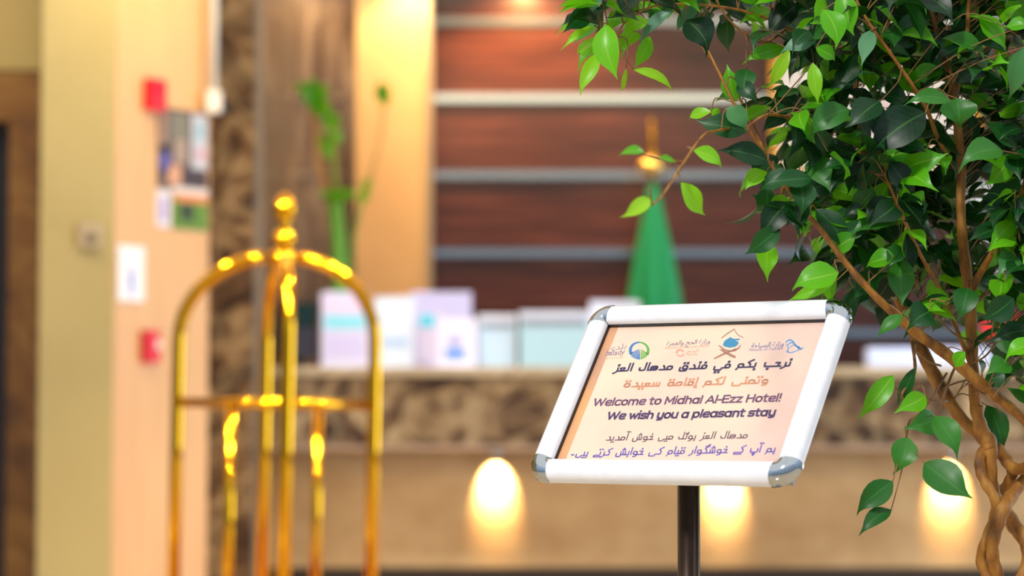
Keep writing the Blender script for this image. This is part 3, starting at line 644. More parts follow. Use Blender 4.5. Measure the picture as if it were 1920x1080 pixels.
def arab(ch, fm):
    """strokes of one joined letter form (0 isolated, 1 final, 2 initial, 3 medial): width, strokes, dots"""
    J = fm in (1, 3); st_, dt = [], []
    join = lambda x: st_.append([(0, 0), (x, 0)]) if J else None
    DOTS = {'ب': [(0, -3.4)], 'پ': [(-1, -2.4), (1, -2.4), (0, -4.2)], 'ت': [(-1.5, 8.9), (1.5, 8.9)], 'ن': [(0, 8.9)], 'ي': [(-1.5, -3.4), (1.5, -3.4)], 'ی': [(-1.2, -3.0), (1.2, -3.0)]}
    if ch in 'بپتنيیٹہ' and fm in (2, 3):
        join(1.4); st_.append(fillet([(1.4, 5), (1.4, 0), (3.8, 0)], .8)); w = 3.8
        dt = [(1.4+x, y) for x, y in DOTS.get(ch, [])]
        if ch == 'ٹ': st_.append([(0.4, 10.4), (.4, 7.2), (2.8, 7.2), (2.8, 8.8), (.4, 8.6)])
        if ch == 'ہ': st_.append([(1.2, -1.8), (2.0, -3.2)])
    elif ch in 'بپت':
        st_.append(fillet([(0, 0), (8, 0), (8, 5)] if J else [(1.2, 5), (1.2, 0), (8.6, 0), (8.6, 5)], 1.4)); w = 9.8; dt = [(4.8+x, y) for x, y in DOTS[ch]]
    elif ch in 'نں':
        st_.append(fillet(([(0, 0), (1.3, 0)] if J else [(1.3, 4)]) + [(1.3, -2.6), (6.6, -2.6), (6.6, 2)], 1.4)); w = 7.8; dt = [(4, 1.5)] if ch == 'ن' else []
    elif ch in 'يیى':
        st_.append(fillet([(0, 0), (2.6, 0), (2.6, -1.2), (1.2, -1.2), (1.2, -3.2), (8, -3.2), (8, 1.4)] if not J else [(0, 0), (1.5, 0), (1.5, -2.8), (8, -2.8), (8, 1.8)], 1.3)); w = 9.2
        if ch == 'ي': dt = [(3.2, -6), (6.2, -6)]
    elif ch == 'ے': st_.append(fillet([(0, 0), (4.6, 0), (4.6, -2.4), (-3.5, -2.4)], 1.2)); w = 6
    elif ch == 'د': join(1.2); st_.append(fillet([(2.6, 5.6), (1.2, 3), (1.2, 0), (5.4, 0)], 1)); w = 6.8
    elif ch in 'رز': join(1.3); st_.append(fillet([(1.3, 4.6), (1.3, -1.2), (4.4, -3.2)], 2)); w = 4.4; dt = [(1.3, 8.4)] if ch == 'ز' else []
    elif ch == 'و': join(1.2); st_ += [BOX(1.2, 5.2), fillet([(1.2, 2.5), (1.2, -2.4), (4.6, -3.2)], 2)]; w = 6.6
    elif ch in 'اآإأ':
        join(1.4); st_.append([(1.4, 10.5), (1.4, 0)]); w = 2.8
        if ch == 'آ': st_.append([(-.6, 12.6), (.8, 13.4), (2.2, 12.6), (3.4, 13.2)])
        if ch == 'إ': st_.append([(2.4, -1.8), (.8, -2.2), (2.2, -3.4), (.4, -3.8)])
    elif ch == 'ل':
        join(1.4); st_.append(fillet([(1.4, 10.5), (1.4, 0), (3.6, 0)] if fm > 1 else [(1.4, 10.5), (1.4, 0), (6.4, 0), (6.4, 3.4)], 1.4)); w = 3.6 if fm > 1 else 7.6
    elif ch == 'م':
        join(1.2); st_ += [BOX(1.2, 5.6), [(5, 0), (6.8, 0)] if fm > 1 else [(5.2, 0), (6.6, -2.8)]]; w = 6.8
    elif ch in 'حخ':
        st_ += [fillet([(5.2, 5), (1.6, 5), (3.8, 0)], .8), [(0 if J else .8, 0), (6.8, 0)]]; w = 6.8; dt = [(3.2, 8.6)] if ch == 'خ' else []
    elif ch == 'ع': st_ += [fillet([(2.8, 0), (1, 4.2), (5.4, 4.2), (3.6, 0)], .8), [(0, 0), (6.4, 0)]]; w = 6.4
    elif ch in 'فق':
        join(1.2); st_.append(BOX(1.2, 5.2)); dt = [(3.2, 8.4)] if ch == 'ف' else [(1.8, 8.4), (4.8, 8.4)]
        if fm > 1: st_.append([(4.6, 0), (6.6, 0)]); w = 6.6
        else: st_.append(fillet([(1.2, 2), (1.2, -2.6), (7.6, -2.6), (7.6, 2)], 1.4)); w = 8.8
    elif ch in 'كکگ':
        join(2.2); st_.append(fillet([(.2, 10.2), (4.6, 7), (2.2, 4.4), (2.2, 0), (6.8, 0)], .7)); w = 6.8
        if ch == 'گ': st_.append([(.2, 12.6), (4.2, 9.8)])
    elif ch in 'سش':
        for x in (1.4, 3.9, 6.4): st_.append([(x, 4.6), (x, 0)])
        if fm > 1: st_.append([(0 if J else 1.4, 0), (8.2, 0)]); w = 8.2
        else: st_ += [[(0 if J else 1.4, 0), (6.4, 0)], fillet([(6.4, 1), (6.4, -2.6), (11.4, -2.6), (11.4, 2)], 1.4)]; w = 12.6
        if ch == 'ش': dt = [(2.6, 7.4), (5.2, 7.4), (3.9, 9.4)]
    elif ch == 'ه': join(1.2); st_ += [BOX(1.2, 7, 5.2), [(1.2, 2.6), (7, 2.6)], [(6, 0), (8.2, 0)]]; w = 8.2
    elif ch == 'ة': join(1.2); st_.append(BOX(1.2, 5.6)); w = 6.8; dt = [(2.0, 8.4), (5.0, 8.4)]
    else: w = 5.0
    return w, st_, dt
def stroke_text(body, pl, pr, h, m, weight, arabic=False):
    S, D, x = [], [], 0.0
    if arabic:
        for i, ch in enumerate(body):
            fm = FORM.get(ch); prev = bool(fm) and i > 0 and body[i-1] in FORM and len(FORM[body[i-1]]) == 4
            nxt = bool(fm) and len(fm) == 4 and i+1 < len(body) and body[i+1] in FORM
            w, st_, dt = arab(ch, 3 if prev and nxt else 1 if prev else 2 if nxt else 0)
            S += [[(-(x+a), b) for a, b in p] for p in st_]; D += [(-(x+a), b) for a, b in dt]; x += w
        x0, x1, H = min(p[0] for q in S for p in q), max(p[0] for q in S for p in q), 10.5
    else:
        for ch in body:
            w, st_ = LAT[ch][:2]; S += [[(x+a, b) for a, b in p] for p in st_]; x += w + (1.2 if ch != ' ' else 0)
        x0, x1, H = min(p[0] for q in S for p in q), max(p[0] for q in S for p in q), 14.0
    a, b = V(uv(*pl)), V(uv(*pr)); e = b-a; k = e.length/(x1-x0); e.normalize(); pv = V((-e.y, e.x)); ky = h*SH/340/H
    r = weight*ky/2; vs, fs = [], []; nz = [0]
    def P(q): return a + e*((q[0]-x0)*k) + pv*(q[1]*ky)
    def poly(pts):
        o_ = len(vs); nz[0] += 1; z = PN + 0.00012 + (nz[0] % 7)*3e-7
        vs.extend(tuple(sp(q.x, q.y, z) - BASE) for q in pts); fs.append(list(range(o_, o_+len(pts))))
    for st_ in S:
        Q = [P(q) for q in st_]
        for q, w in zip(Q, Q[1:]):
            d = w-q
            if d.length < 1e-9: continue
            n2 = V((-d.y, d.x)).normalized()*r; poly([q-n2, w-n2, w+n2, q+n2])
        for i, q in enumerate(Q):
            if 0 < i < len(Q)-1: poly([q + V((r*math.cos(t*math.pi/5), r*math.sin(t*math.pi/5))) for t in range(10)])
            else: poly([q + (e*cx_ + pv*cy_)*r*0.98 for cx_, cy_ in ((-1, -1), (1, -1), (1, 1), (-1, 1))])
    for q in D:
        q = P(q); poly([q + (e*cx_ + pv*cy_)*r*1.4 for cx_, cy_ in ((-1, -1), (1, -1), (1, 1), (-1, 1))])
    me = bpy.data.meshes.new('lettering'); me.from_pydata(vs, [], fs); me.materials.append(m)
    ob = bpy.data.objects.new('lettering', me); col.objects.link(ob); ob.parent = po; return ob
stroke_text('نرحب بكم في فندق مدهال العز', (1151, 696), (1480, 686), 14.2, I_navy, 2.5, True)
stroke_text('وتمنى لكم إقامة سعيدة', (1170, 725.5), (1438, 718), 13.6, I_peach, 2.5, True)
stroke_text('Welcome to Midhal Al-Ezz Hotel!', (1112, 760.5), (1461, 752), 12.8, I_plum, 3.5)
stroke_text('We wish you a pleasant stay', (1138, 786), (1451, 779), 12.8, I_purple, 3.9)
stroke_text('مدهال العز ہوٹل میں خوش آمدید', (1137, 825.5), (1400, 821), 12.4, I_dark, 1.6, True)
stroke_text('ہم آپ کے خوشگوار قیام کی خواہش کرتے ہیں', (1080, 854.5), (1452, 847), 13.0, I_blue, 1.7, True)
pshape('full_stop', [[(1071, 852), (1077, 851.5), (1076.5, 854), (1070.5, 854.5)]], I_blue, 1)
# print head: small lettering and emblems
text('بلدي', (1138, 659), (1174, 653), 11, I_grey, 0.0, arabic=True)
text('balady', (1135, 667.5), (1170, 664.5), 11, I_grey, 0.006)
text('services', (1132, 674.5), (1168, 671.5), 5.5, I_tan, 0.0, spacing=1.4)
text('وزارة الحج والعمرة', (1249, 648), (1331, 643.5), 9, mat('ink_mauve', '#9a7590', 0.6), 0.006, arabic=True)
text('MINISTRY OF HAJJ AND UMRAH', (1246, 654.6), (1328, 650.6), 4.2, I_tan, 0.0)
text('الحج', (1287, 661.5), (1309, 659.5), 5.5, I_tan, 0.0, arabic=True)
text('والعمرة', (1286, 667), (1307, 665), 5.0, I_tan, 0.0, arabic=True)
text('وزارة السياحة', (1408, 652.5), (1469, 648.5), 9.5, mat('ink_slate', '#6f74a8', 0.6), 0.006, arabic=True)
text('Ministry of Tourism', (1404, 658.8), (1467, 655.4), 5.6, mat('ink_slate', '#6f74a8', 0.6), 0.0)
def arcband(cx, cy, rx, ry, a0, a1, w0, w1, rot=0.0, n=18):
    """tapering curved band, pixel frame"""
    o, i = [], []
    for k in range(n+1):
        q = k/n; a = math.radians(a0+(a1-a0)*q); w = w0+(w1-w0)*q
        for lst, s in ((o, 1.0), (i, 1.0-w)):
            x, y = rx*s*math.cos(a), -ry*s*math.sin(a)
            lst.append((cx + x*math.cos(rot) - y*math.sin(rot), cy + x*math.sin(rot) + y*math.cos(rot)))
    return [uv(*p) for p in o + i[::-1]]
E_blue = mat('emblem_blue', '#3f78b4', 0.5); E_green = mat('emblem_green', '#63a544', 0.5); E_teal = mat('emblem_teal', '#3a86ad', 0.5)
# round palm emblem
cx, cy = 1198.5, 657.5
blue, green = [], []
blue.append(arcband(cx, cy, 19.5, 17, 88, 205, 0.16, 0.34)); green.append(arcband(cx, cy, 19.5, 17, 88, -30, 0.16, 0.30))
for k, ang in enumerate((205, 222, 238, 254, 268)):
    blue.append([uv(cx + 19*math.cos(math.radians(ang-6)), cy - 16.6*math.sin(math.radians(ang-6))), uv(cx + 19*math.cos(math.radians(ang+7)), cy - 16.6*math.sin(math.radians(ang+7))), uv(cx + 1 + 2*math.cos(math.radians(ang)), cy - 3)])
for k, ang in enumerate((284, 300, 316, 332)):
    green.append([uv(cx + 19*math.cos(math.radians(ang-6)), cy - 16.6*math.sin(math.radians(ang-6))), uv(cx + 19*math.cos(math.radians(ang+7)), cy - 16.6*math.sin(math.radians(ang+7))), uv(cx + 2 + 2*math.cos(math.radians(ang)), cy - 3)])
shape('palm_emblem_left', blue, E_blue, 1).name = 'palm_emblem'; shape('palm_emblem', green, E_green, 1)
# small round seal
shape('seal', [arcband(1275, 661, 8, 6.5, 10, 190, 0.45, 0.55), arcband(1276, 662.5, 8, 6.5, 195, 350, 0.35, 0.4)], mat('ink_coral', '#dd9683', 0.6), 1)
# book rest with dome
E_cop = mat('emblem_copper', '#a87862', 0.5)
pshape('dome_emblem', [[(1355, 647), (1358, 640), (1362, 636.5), (1367, 634), (1369, 631.5), (1372, 634), (1378, 635.5), (1386, 635), (1388, 637.5), (1379, 638.5), (1385, 641), (1384, 646), (1378, 650.5), (1368, 652), (1359, 650)]], E_teal, 1)
pshape('book_rest', [[(1346, 647.5), (1350, 648), (1360, 655), (1372, 657.5), (1383, 652.5), (1390, 645), (1387, 653), (1378, 659), (1366, 660), (1356, 656.5)],
                     [(1337, 672.5), (1354, 663), (1380, 653), (1383, 654.5), (1360, 664.5), (1341, 673.2)], [(1348, 655), (1353, 655), (1366, 661), (1380, 668), (1378.5, 672), (1370, 669), (1358, 662)]], E_cop, 1)
pshape('roof_line', [[(1352, 633.5), (1364, 624), (1377, 616), (1377.2, 618), (1365, 626), (1353.5, 634.5)], [(1377, 616), (1380, 622), (1385, 628), (1395, 633), (1393, 633.5), (1383.5, 629), (1378, 622)]], E_cop, 1)
# leaf swirl
sw = []
for dx, dy, r in ((0, 0, 1.0), (4, 5, 0.85), (8, 10, 0.7)):
    pts = smooth_path([(1473+dx, 641+dy*0.9), (1480+dx, 636+dy), (1488+dx*0.8, 639+dy), (1492+dx*0.6, 646+dy*0.6), (1500+dx*0.5, 650+dy*0.4)], 5)
    sw.append([uv(x, y) for x, y in pts] + [uv(x-0.4, y+3.2*r) for x, y in pts[::-1]])
pts = smooth_path([(1474, 658), (1484, 660), (1495, 656), (1507, 651)], 5); sw.append([uv(x, y) for x, y in pts] + [uv(x, y+2.0) for x, y in pts[::-1]])
pts = smooth_path([(1473, 645), (1477, 652), (1476, 660), (1481, 662)], 5); sw.append([uv(x, y) for x, y in pts] + [uv(x+2.2, y+0.3) for x, y in pts[::-1]])
shape('leaf_emblem', sw, mat('emblem_sky', '#5b93c6', 0.5), 1)
# pole and foot
pz = sp(0, -0.05, -0.012).z
MB().tube([(BASE.x, BASE.y, 0.02), (BASE.x, BASE.y, 1.0)], 0.0125, 20).build('pole', mat('dark_steel', '#4a3c35', 0.25, 0.8), st)
MB().lathe((BASE.x, BASE.y, 0), [(0.15, 0), (0.15, 0.006), (0.13, 0.014), (0.02, 0.022), (0.018, 0.04)], 40).build('foot', M_grey, st)
MB().slab(sp(-0.03, -0.03, -0.018), SR, SU, SN, [(0, 0), (0.06, 0), (0.06, 0.06), (0, 0.06)], 0.006).build('bracket', M_grey, st)
# ------------------------------------------------------------------ potted fig tree with a braided trunk
FY = 2.80
fb = at(1870, 1075, FY); FB = V((fb.x, FY, 0))
fg = thing('weeping_fig', 'tall weeping fig tree with a braided trunk and dense green crown', 'tree', FB)
MB().lathe(FB, [(0.13, 0), (0.14, 0.01), (0.175, 0.27), (0.185, 0.30), (0.165, 0.30), (0.16, 0.26)], 40).build('pot', mat('pot_stone', '#d8d2c6', 0.5), fg)
MB().lathe(FB + V((0, 0, 0.255)), [(0.01, 0.012), (0.155, 0.004), (0.16, 0)][::-1], 32).build('soil', noisy('soil', [(0.3, '#2b1d12'), (0.7, '#4a3524')], nscale=60, rough=0.9), fg)
M_bark = noisy('fig_bark', [(0.3, '#623a12'), (0.5, '#97621f'), (0.7, '#b38238')], scale=(8, 8, 3), nscale=8, detail=8, rough=0.6, bump=0.5)
M_twig = noisy('fig_twig', [(0.3, '#6e4a2a'), (0.7, '#9a7244')], nscale=30, rough=0.6)
NET = []                                           # points of the branch skeleton
def branch(pts, name='branch', m=None, sub=6, seg=10):
    """pts: (px, py, depth offset, radius in pixels)"""
    q = smooth_path(pts, sub)
    P = [at(x, y, FY+d) for x, y, d, r in q]; R = [max(0.0006, r*FY/F) for x, y, d, r in q]
    R = [r*(1+0.05*math.sin(i*1.7)+random.uniform(-.04, .04)) for i, r in enumerate(R)]
    NET.extend(P)
    return MB().tube(P, R, seg).build(name, m or M_bark, fg)
# braided stems, running on down into the pot
def strand(pts, phase):
    low = at(pts[-1][0], pts[-1][1], FY+pts[-1][2])
    q = smooth_path(pts, 6); P = [at(x, y, FY+d) for x, y, d, r in q]; R = [r*FY/F for x, y, d, r in q]
    zz = P[-1].z; k = 0
    while zz > 0.25:
        zz -= 0.025; k += 1; a = phase + k*0.28
        b = min(1, k/6); c = V((FB.x + 0.022*math.cos(a), FY + 0.022*math.sin(a), zz)); P.append(low.lerp(c, b) if k < 6 else c); P[-1].z = zz; R.append(R[-1]*1.004)
    NET.extend(P[:len(q)])
    MB().tube(P, [r*(1+0.07*math.sin(i*1.3+phase)) for i, r in enumerate(R)], 12).build('braided_stem', M_bark, fg)
strand([(1832, 760, 0, 11), (1838, 806, 0, 13), (1855, 830, 0, 15), (1857, 866, 0, 12), (1860, 908, .01, 12), (1869, 938, .015, 12), (1884, 955, .02, 12), (1906, 985, .02, 11), (1922, 1014, .01, 11), (1925, 1060, 0, 11), (1905, 1100, -.01, 12)], 0.3)
strand([(1850, 836, .01, 11), (1838, 858, -.005, 10), (1838, 882, -.01, 10), (1849, 908, -.015, 10), (1867, 940, -.015, 10), (1863, 975, -.01, 10), (1849, 1012, -.01, 10), (1840, 1050, 0, 11), (1855, 1085, 0, 12)], 2.4)
strand([(1930, 890, .02, 11), (1900, 926, 0, 12), (1881, 953, -.015, 15), (1870, 985, -.02, 13), (1861, 1021, -.02, 12), (1864, 1057, -.01, 12), (1876, 1095, 0, 12)], 4.4)
strand([(1866, 838, .01, 12), (1889, 864, .015, 13), (1899, 885, .02, 11), (1890, 908, .03, 11), (1876, 930, .035, 11), (1884, 965, .04, 9), (1899, 990, .04, 10), (1915, 1010, .03, 10), (1935, 1050, .02, 10), (1925, 1100, .02, 11)], 5.5)
branch([(1886, 862, .015, 12), (1906, 880, .0, 11), (1930, 870, -.03, 10), (1975, 830, -.06, 9), (2030, 740, -.1, 7), (2080, 600, -.12, 5)])
# main limbs
branch([(1856, 840, 0, 15), (1842, 806, 0, 13), (1831, 770, 0, 11.5), (1826, 720, .0, 11), (1822, 640, .01, 11), (1818, 560, .02, 11), (1807, 470, .02, 10), (1801, 380, .02, 9), (1803, 310, .03, 9), (1796, 240, .03, 8.5), (1789, 175, .03, 8), (1774, 120, .04, 6), (1756, 60, .05, 5), (1742, -10, .06, 4), (1730, -120, .05, 2)])
branch([(1790, 178, .03, 7), (1801, 140, .03, 5), (1812, 80, .02, 4.5), (1817, 0, .02, 4), (1830, -110, .0, 2)])
branch([(1856, 838, .01, 12), (1836, 815, .02, 12), (1800, 782, .03, 12), (1762, 722, .05, 13), (1731, 662, .07, 13), (1705, 602, .09, 12), (1680, 546, .1, 11), (1652, 470, .12, 10), (1636, 400, .13, 10), (1626, 322, .13, 10), (1613, 262, .12, 9), (1607, 190, .1, 6), (1600, 100, .08, 4), (1585, 0, .05, 3), (1570, -90, .02, 2)])
branch([(1932, 868, -.03, 9), (1946, 835, -.03, 9), (1928, 796, -.03, 9), (1880, 752, -.03, 10), (1830, 712, -.05, 11), (1772, 662, -.06, 11), (1710, 618, -.08, 9), (1642, 556, -.1, 7), (1585, 492, -.1, 6), (1540, 432, -.1, 5), (1500, 385, -.1, 4), (1440, 300, -.1, 3.4), (1390, 220, -.12, 3), (1350, 140, -.12, 2.4), (1328, 95, -.12, 1.6)])
branch([(1930, 320, -.05, 5), (1903, 398, -.04, 6), (1868, 462, -.02, 6), (1836, 515, 0, 7), (1820, 545, .01, 8)], 'branch')
branch([(1802, 330, .03, 5), (1762, 268, -.03, 4), (1735, 200, -.06, 4), (1680, 115, -.09, 3.5), (1620, 28, -.1, 3), (1580, -60, -.1, 2)])
branch([(1822, 690, .01, 4), (1770, 560, -.03, 4), (1722, 470, -.06, 3.5), (1690, 400, -.08, 3), (1660, 330, -.1, 2)])
branch([(1630, 390, .12, 5), (1590, 330, .05, 4), (1560, 280, 0, 3.5), (1500, 230, -.05, 3), (1440, 215, -.1, 2.5), (1400, 240, -.1, 1.8)])
branch([(1608, 180, .1, 4), (1550, 120, .03, 3.5), (1490, 60, -.03, 3), (1400, 22, -.06, 2.6), (1300, 8, -.08, 2.2), (1225, 12, -.08, 2), (1175, 40, -.08, 1.8), (1150, 70, -.08, 1.6), (1128, 60, -.09, 1.2)])
branch([(1480, 50, -.03, 2.5), (1430, 80, -.05, 2.2), (1380, 50, -.07, 2), (1345, 5, -.08, 1.6), (1320, -60, -.1, 1.2)])
branch([(1440, 300, -.1, 3), (1390, 190, .0, 2.6), (1335, 115, .05, 2.2), (1290, 45, .08, 1.8), (1260, 15, .06, 1.4)])
branch([(1400, 235, -.1, 2.4), (1345, 245, -.16, 2.4), (1318, 255, -.22, 2.4), (1280, 308, -.34, 2.4), (1245, 362, -.44, 2.2), (1222, 385, -.5, 1.8)])
branch([(1282, 304, -.33, 2), (1240, 297, -.4, 1.8), (1205, 287, -.48, 1.4)])
branch([(1470, 345, -.1, 2), (1455, 395, -.08, 2), (1443, 425, -.07, 2.2), (1437, 452, -.06, 1.6)])
branch([(1710, 640, .08, 3), (1715, 700, -.05, 3), (1690, 745, -.08, 3), (1735, 752, -.05, 3), (1775, 752, .0, 3)], m=M_twig)
branch([(1775, 700, .03, 2.4), (1730, 770, -.06, 2.4), (1706, 790, -.08, 2.4), (1700, 820, -.09, 2)], m=M_twig)
branch([(1823, 650, .01, 3), (1790, 690, -.02, 2.6), (1765, 760, -.03, 2.2), (1756, 790, -.03, 1.8)], m=M_twig)
for k in range(16):
    y = random.uniform(520, 780); b = random.choice([(1822, y), (1730+random.uniform(-30, 60), y), (1830, y)])
    dx, dy = random.uniform(-80, 80), random.uniform(-70, 50)
    branch([(b[0], b[1], 0, 2.2), (b[0]+dx*.5, b[1]+dy*.3, random.uniform(-.06, .04), 1.8), (b[0]+dx, b[1]+dy, random.uniform(-.1, .06), 1.2)], 'twig', M_twig, 4, 6)
young, mature = Leaves(), Leaves()
TW = MB()
def twig(p, q, r=1.3):
    m_ = (p+q)/2 + V((random.uniform(-.01, .01), random.uniform(-.01, .01), random.uniform(0.0, .015)))
    TW.tube([V(x) for x in smooth_path([tuple(p), tuple(m_), tuple(q)], 4)], [r*FY/F*s for s in (1.2, 1.15, 1.1, 1.05, 1, .95, .9, .85, .8)], 5)
def key(b, t, w, kind, tone, d=0.0, N=None, dd=None, droop=0.1, stem=True):
    """leaf drawn from its base pixel to its tip pixel, w pixels wide, d metres nearer or farther"""
    Y0 = FY + d; Y1 = Y0 + (dd if dd is not None else random.uniform(-0.03, 0.02))
    p0, p1 = at(*b, Y0), at(*t, Y1)
    n = N or V((random.uniform(-.35, .35), -1, random.uniform(.1, .7)))
    (young if kind == 'y' else mature).leaf(p0, p1, w*Y0/F*1.12, n, tone, droop)
    if stem:
        c = min(NET, key=lambda q: (q-p0).length)
        if 0.002 < (c-p0).length < 0.16: twig(c, p0)
KEYS = [
 # upper left spray
 ((1130, 0), (1087, 34), 22, 'm', .95, -.08), ((1116, 50), (1054, 94), 16, 'y', .8, -.09), ((1124, 74), (1076, 103), 22, 'y', .9, -.1), ((1136, 46), (1160, 150), 46, 'y', .55, -.12),
 ((1120, 100), (1081, 178), 27, 'y', .75, -.1), ((1130, 80), (1078, 120), 30, 'y', .35, -.05), ((1215, 38), (1164, 66), 28, 'y', .7, -.1), ((1262, 20), (1197, 84), 24, 'm', 1.0, -.1),
 ((1218, 68), (1188, 128), 26, 'y', .45, -.07), ((1188, 131), (1264, 172), 19, 'y', .85, -.1), ((1174, 128), (1166, 176), 9, 'y', .9, -.1), ((1312, 8), (1262, 58), 28, 'm', .95, -.09),
 ((1286, 38), (1331, 98), 56, 'm', .25, -.1), ((1185, 30), (1120, 62), 30, 'y', .3, -.04), ((1190, 60), (1160, 100), 34, 'y', .35, -.04), ((1240, 20), (1180, 20), 24, 'y', .5, -.05),
 ((1250, 8), (1225, 60), 28, 'm', .75, -.02), ((1290, 5), (1240, 12), 22, 'y', .55, -.05), ((1165, 20), (1140, 60), 28, 'y', .3, -.02), ((1330, 0), (1290, 24), 22, 'm', .85, -.05), ((1200, 8), (1150, 10), 20, 'm', .8, -.02),
 # left edge
 ((1334, 210), (1287, 219), 22, 'y', .7, -.1), ((1345, 222), (1330, 205), 24, 'y', .6, -.08), ((1400, 247), (1302, 231), 44, 'm', .55, -.13), ((1362, 203), (1402, 243), 40, 'm', .9, -.15), ((1440, 303), (1346, 281), 40, 'm', .38, -.12),
 ((1300, 282), (1357, 314), 32, 'y', .65, -.28), ((1277, 342), (1318, 407), 36, 'y', .75, -.34), ((1219, 372), (1164, 414), 26, 'y', .95, -.5), ((1437, 322), (1400, 357), 34, 'y', .6, -.1), ((1490, 325), (1418, 356), 36, 'm', .6, -.12),
 ((1437, 453), (1437, 524), 38, 'y', .55, -.06), ((1480, 93), (1442, 168), 24, 'y', .85, -.12), ((1410, 104), (1478, 84), 28, 'y', .3, -.08), ((1380, 190), (1365, 120), 34, 'y', .25, -.08), ((1400, 130), (1390, 180), 36, 'm', .7, -.08),
 ((1208, 286), (1160, 291), 20, 'y', .05, -.48), ((1236, 297), (1268, 306), 16, 'y', .1, -.42), ((1440, 350), (1430, 410), 40, 'm', .7, -.06), ((1470, 365), (1455, 400), 30, 'y', .35, -.1), ((1415, 165), (1340, 190), 26, 'm', .8, -.07),
 ((1385, 155), (1420, 190), 30, 'm', .5, -.09), ((1455, 100), (1395, 110), 30, 'y', .3, -.06),
 # upper middle
 ((1544, 18), (1571, 92), 44, 'y', .35, -.16), ((1577, -12), (1596, 70), 40, 'y', .4, -.14), ((1524, 118), (1535, 197), 26, 'y', .7, -.16), ((1530, 90), (1570, 112), 28, 'y', .15, -.15), ((1630, 58), (1615, 126), 30, 'm', .95, -.14),
 ((1735, 212), (1626, 292), 74, 'm', .3, -.12), ((1650, 190), (1590, 242), 50, 'm', .42, -.13), ((1592, 205), (1514, 252), 50, 'm', .78, -.13), ((1782, 190), (1698, 191), 30, 'm', .85, -.14), ((1794, 184), (1797, 238), 62, 'm', .8, -.1),
 ((1880, 283), (1798, 306), 48, 'm', .82, -.14), ((1922, 88), (1896, 188), 38, 'm', .9, -.15), ((1928, 46), (1884, 52), 28, 'y', .1, -.15), ((1500, 340), (1506, 402), 48, 'm', .6, -.13), ((1640, 355), (1598, 398), 40, 'm', .7, -.1),
 ((1522, 335), (1440, 342), 36, 'm', .6, -.14), ((1630, 420), (1564, 442), 32, 'm', .6, -.1), ((1605, 440), (1552, 472), 36, 'y', .1, -.1), ((1678, 480), (1622, 497), 38, 'y', .12, -.12), ((1572, 512), (1482, 532), 54, 'y', .3, -.14), ((1562, 532), (1477, 563), 24, 'y', .6, -.12),
 ((1660, 50), (1680, 90), 44, 'm', .72, -.08), ((1700, 190), (1650, 180), 40, 'm', .5, -.05), ((1570, 340), (1500, 360), 36, 'm', .55, -.08), ((1560, 400), (1610, 430), 40, 'm', .75, -.08), ((1735, 380), (1715, 360), 22, 'y', .5, -.08), ((1700, 385), (1735, 362), 26, 'y', .45, -.1),
 # below the crown
 ((1745, 585), (1704, 612), 52, 'm', .5, -.1), ((1692, 590), (1642, 628), 26, 'm', .85, -.12), ((1675, 704), (1610, 785), 36, 'y', .15, -.12), ((1735, 742), (1676, 770), 36, 'y', .25, -.1), ((1715, 690), (1680, 760), 24, 'm', .65, -.08),
 ((1757, 785), (1698, 802), 44, 'm', .82, -.1), ((1702, 820), (1680, 888), 46, 'm', .85, -.12), ((1752, 780), (1802, 855), 46, 'm', .85, -.12), ((1733, 868), (1822, 938), 62, 'm', .75, -.16), ((1674, 903), (1601, 960), 42, 'm', .72, -.14), ((1671, 956), (1612, 1003), 30, 'm', .68, -.14),
 ((1810, 660), (1790, 690), 26, 'y', .25, -.1), ((1890, 680), (1850, 700), 40, 'm', .85, -.1), ((1900, 700), (1840, 720), 40, 'm', .5, -.05), ((1850, 760), (1880, 850), 40, 'm', .7, .05), ((1815, 540), (1800, 600), 44, 'm', .7, -.08), ((1900, 560), (1840, 600), 46, 'm', .5, -.1),
 ((1930, 620), (1860, 640), 40, 'm', .3, -.06), ((1600, 540), (1570, 640), 26, 'm', .5, -.05), ((1640, 520), (1600, 560), 40, 'm', .6, -.05), ((1760, 540), (1740, 590), 40, 'y', .1, -.05), ((1905, 480), (1870, 510), 40, 'm', .9, -.1)]
for k in KEYS: key(*k)
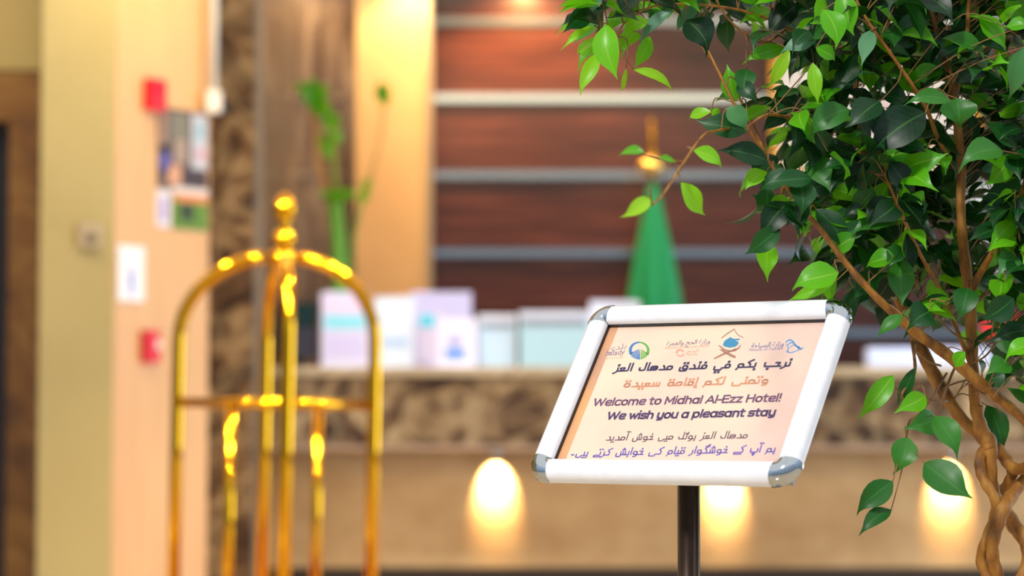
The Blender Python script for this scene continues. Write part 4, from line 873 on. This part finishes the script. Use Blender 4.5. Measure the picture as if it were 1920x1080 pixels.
# sprays filling the crown: a twig from the skeleton, leaves alternating along it
def inside(px, py):
    if px < 1090: return 0
    if py < -160: return 0
    if px < 1440:
        return 1.0 if py < 40 and px > 1330 else (0.8 if py < 25 else (0.5 if (px > 1400 and py < 130) else 0))
    if py < 60: return 0.9 if px > 1500 else 0.8
    lim = 470 + (px-1480)*0.25
    if py < lim: return 1.0 if px > 1560 else 0.7
    if py < lim + 70 and px > 1500: return 0.5
    if px > 1840 and (py < 570 or 650 < py < 720): return 0.6
    return 0
NET0 = list(NET); cnt = 0; tries = 0
while cnt < 380 and tries < 20000:
    tries += 1
    px, py = random.uniform(1100, 2080), random.uniform(-150, 740)
    if random.random() > inside(px, py): continue
    d = random.uniform(-0.13, 0.48)
    if abs(px-1808) < 75 and py > 130: d = random.uniform(0.10, 0.5)
    e = at(px, py, FY + d)
    c = min(NET0, key=lambda q: (q-e).length + random.uniform(0, .03))
    dist = (c-e).length
    if dist > 0.22 or dist < 0.02: continue
    cnt += 1
    dr = (e-c).normalized(); drop = V((0, 0, -0.25*dist))
    path = [V(x) for x in smooth_path([tuple(c), tuple((c+e)/2 + V((0, 0, 0.03*dist/0.1))), tuple(e + drop*.4)], 5)]
    TW.tube(path, [1.5*FY/F*(1-0.05*i) for i in range(len(path))], 5)
    nl = random.randint(4, 6)
    for i in range(nl):
        f = 0.35 + 0.65*(i/(nl-1)); p = path[min(len(path)-1, int(f*(len(path)-1)))]
        side = dr.cross(V((0, 0, 1)));  side = side.normalized() if side.length > .01 else V((1, 0, 0))
        dv = dr*random.uniform(.2, .9) + side*(1 if i % 2 else -1)*random.uniform(.3, 1.0) + V((random.uniform(-.3, .3), random.uniform(-.5, .3), random.uniform(-.9, .25)))
        dv.normalize(); L = random.uniform(0.036, 0.060)
        nrm = V((random.uniform(-.6, .6), random.uniform(-1, .3), random.uniform(.2, 1.0)))
        s0 = p + dv*0.006
        yng = random.random() < (0.30 if d < 0.02 else 0.10)
        tone = random.uniform(.0, .55) if yng else min(1, max(0, random.gauss(.42, .26)))
        (young if yng else mature).leaf(s0, s0 + dv*L, L*random.uniform(.46, .6), nrm, tone, random.uniform(.02, .14))
TW.build('twigs', M_twig, fg)['kind'] = 'stuff'
young.build('young_foliage', M_young, fg)['label'] = 'bright yellow-green young leaves'
mature.build('foliage', M_mature, fg)
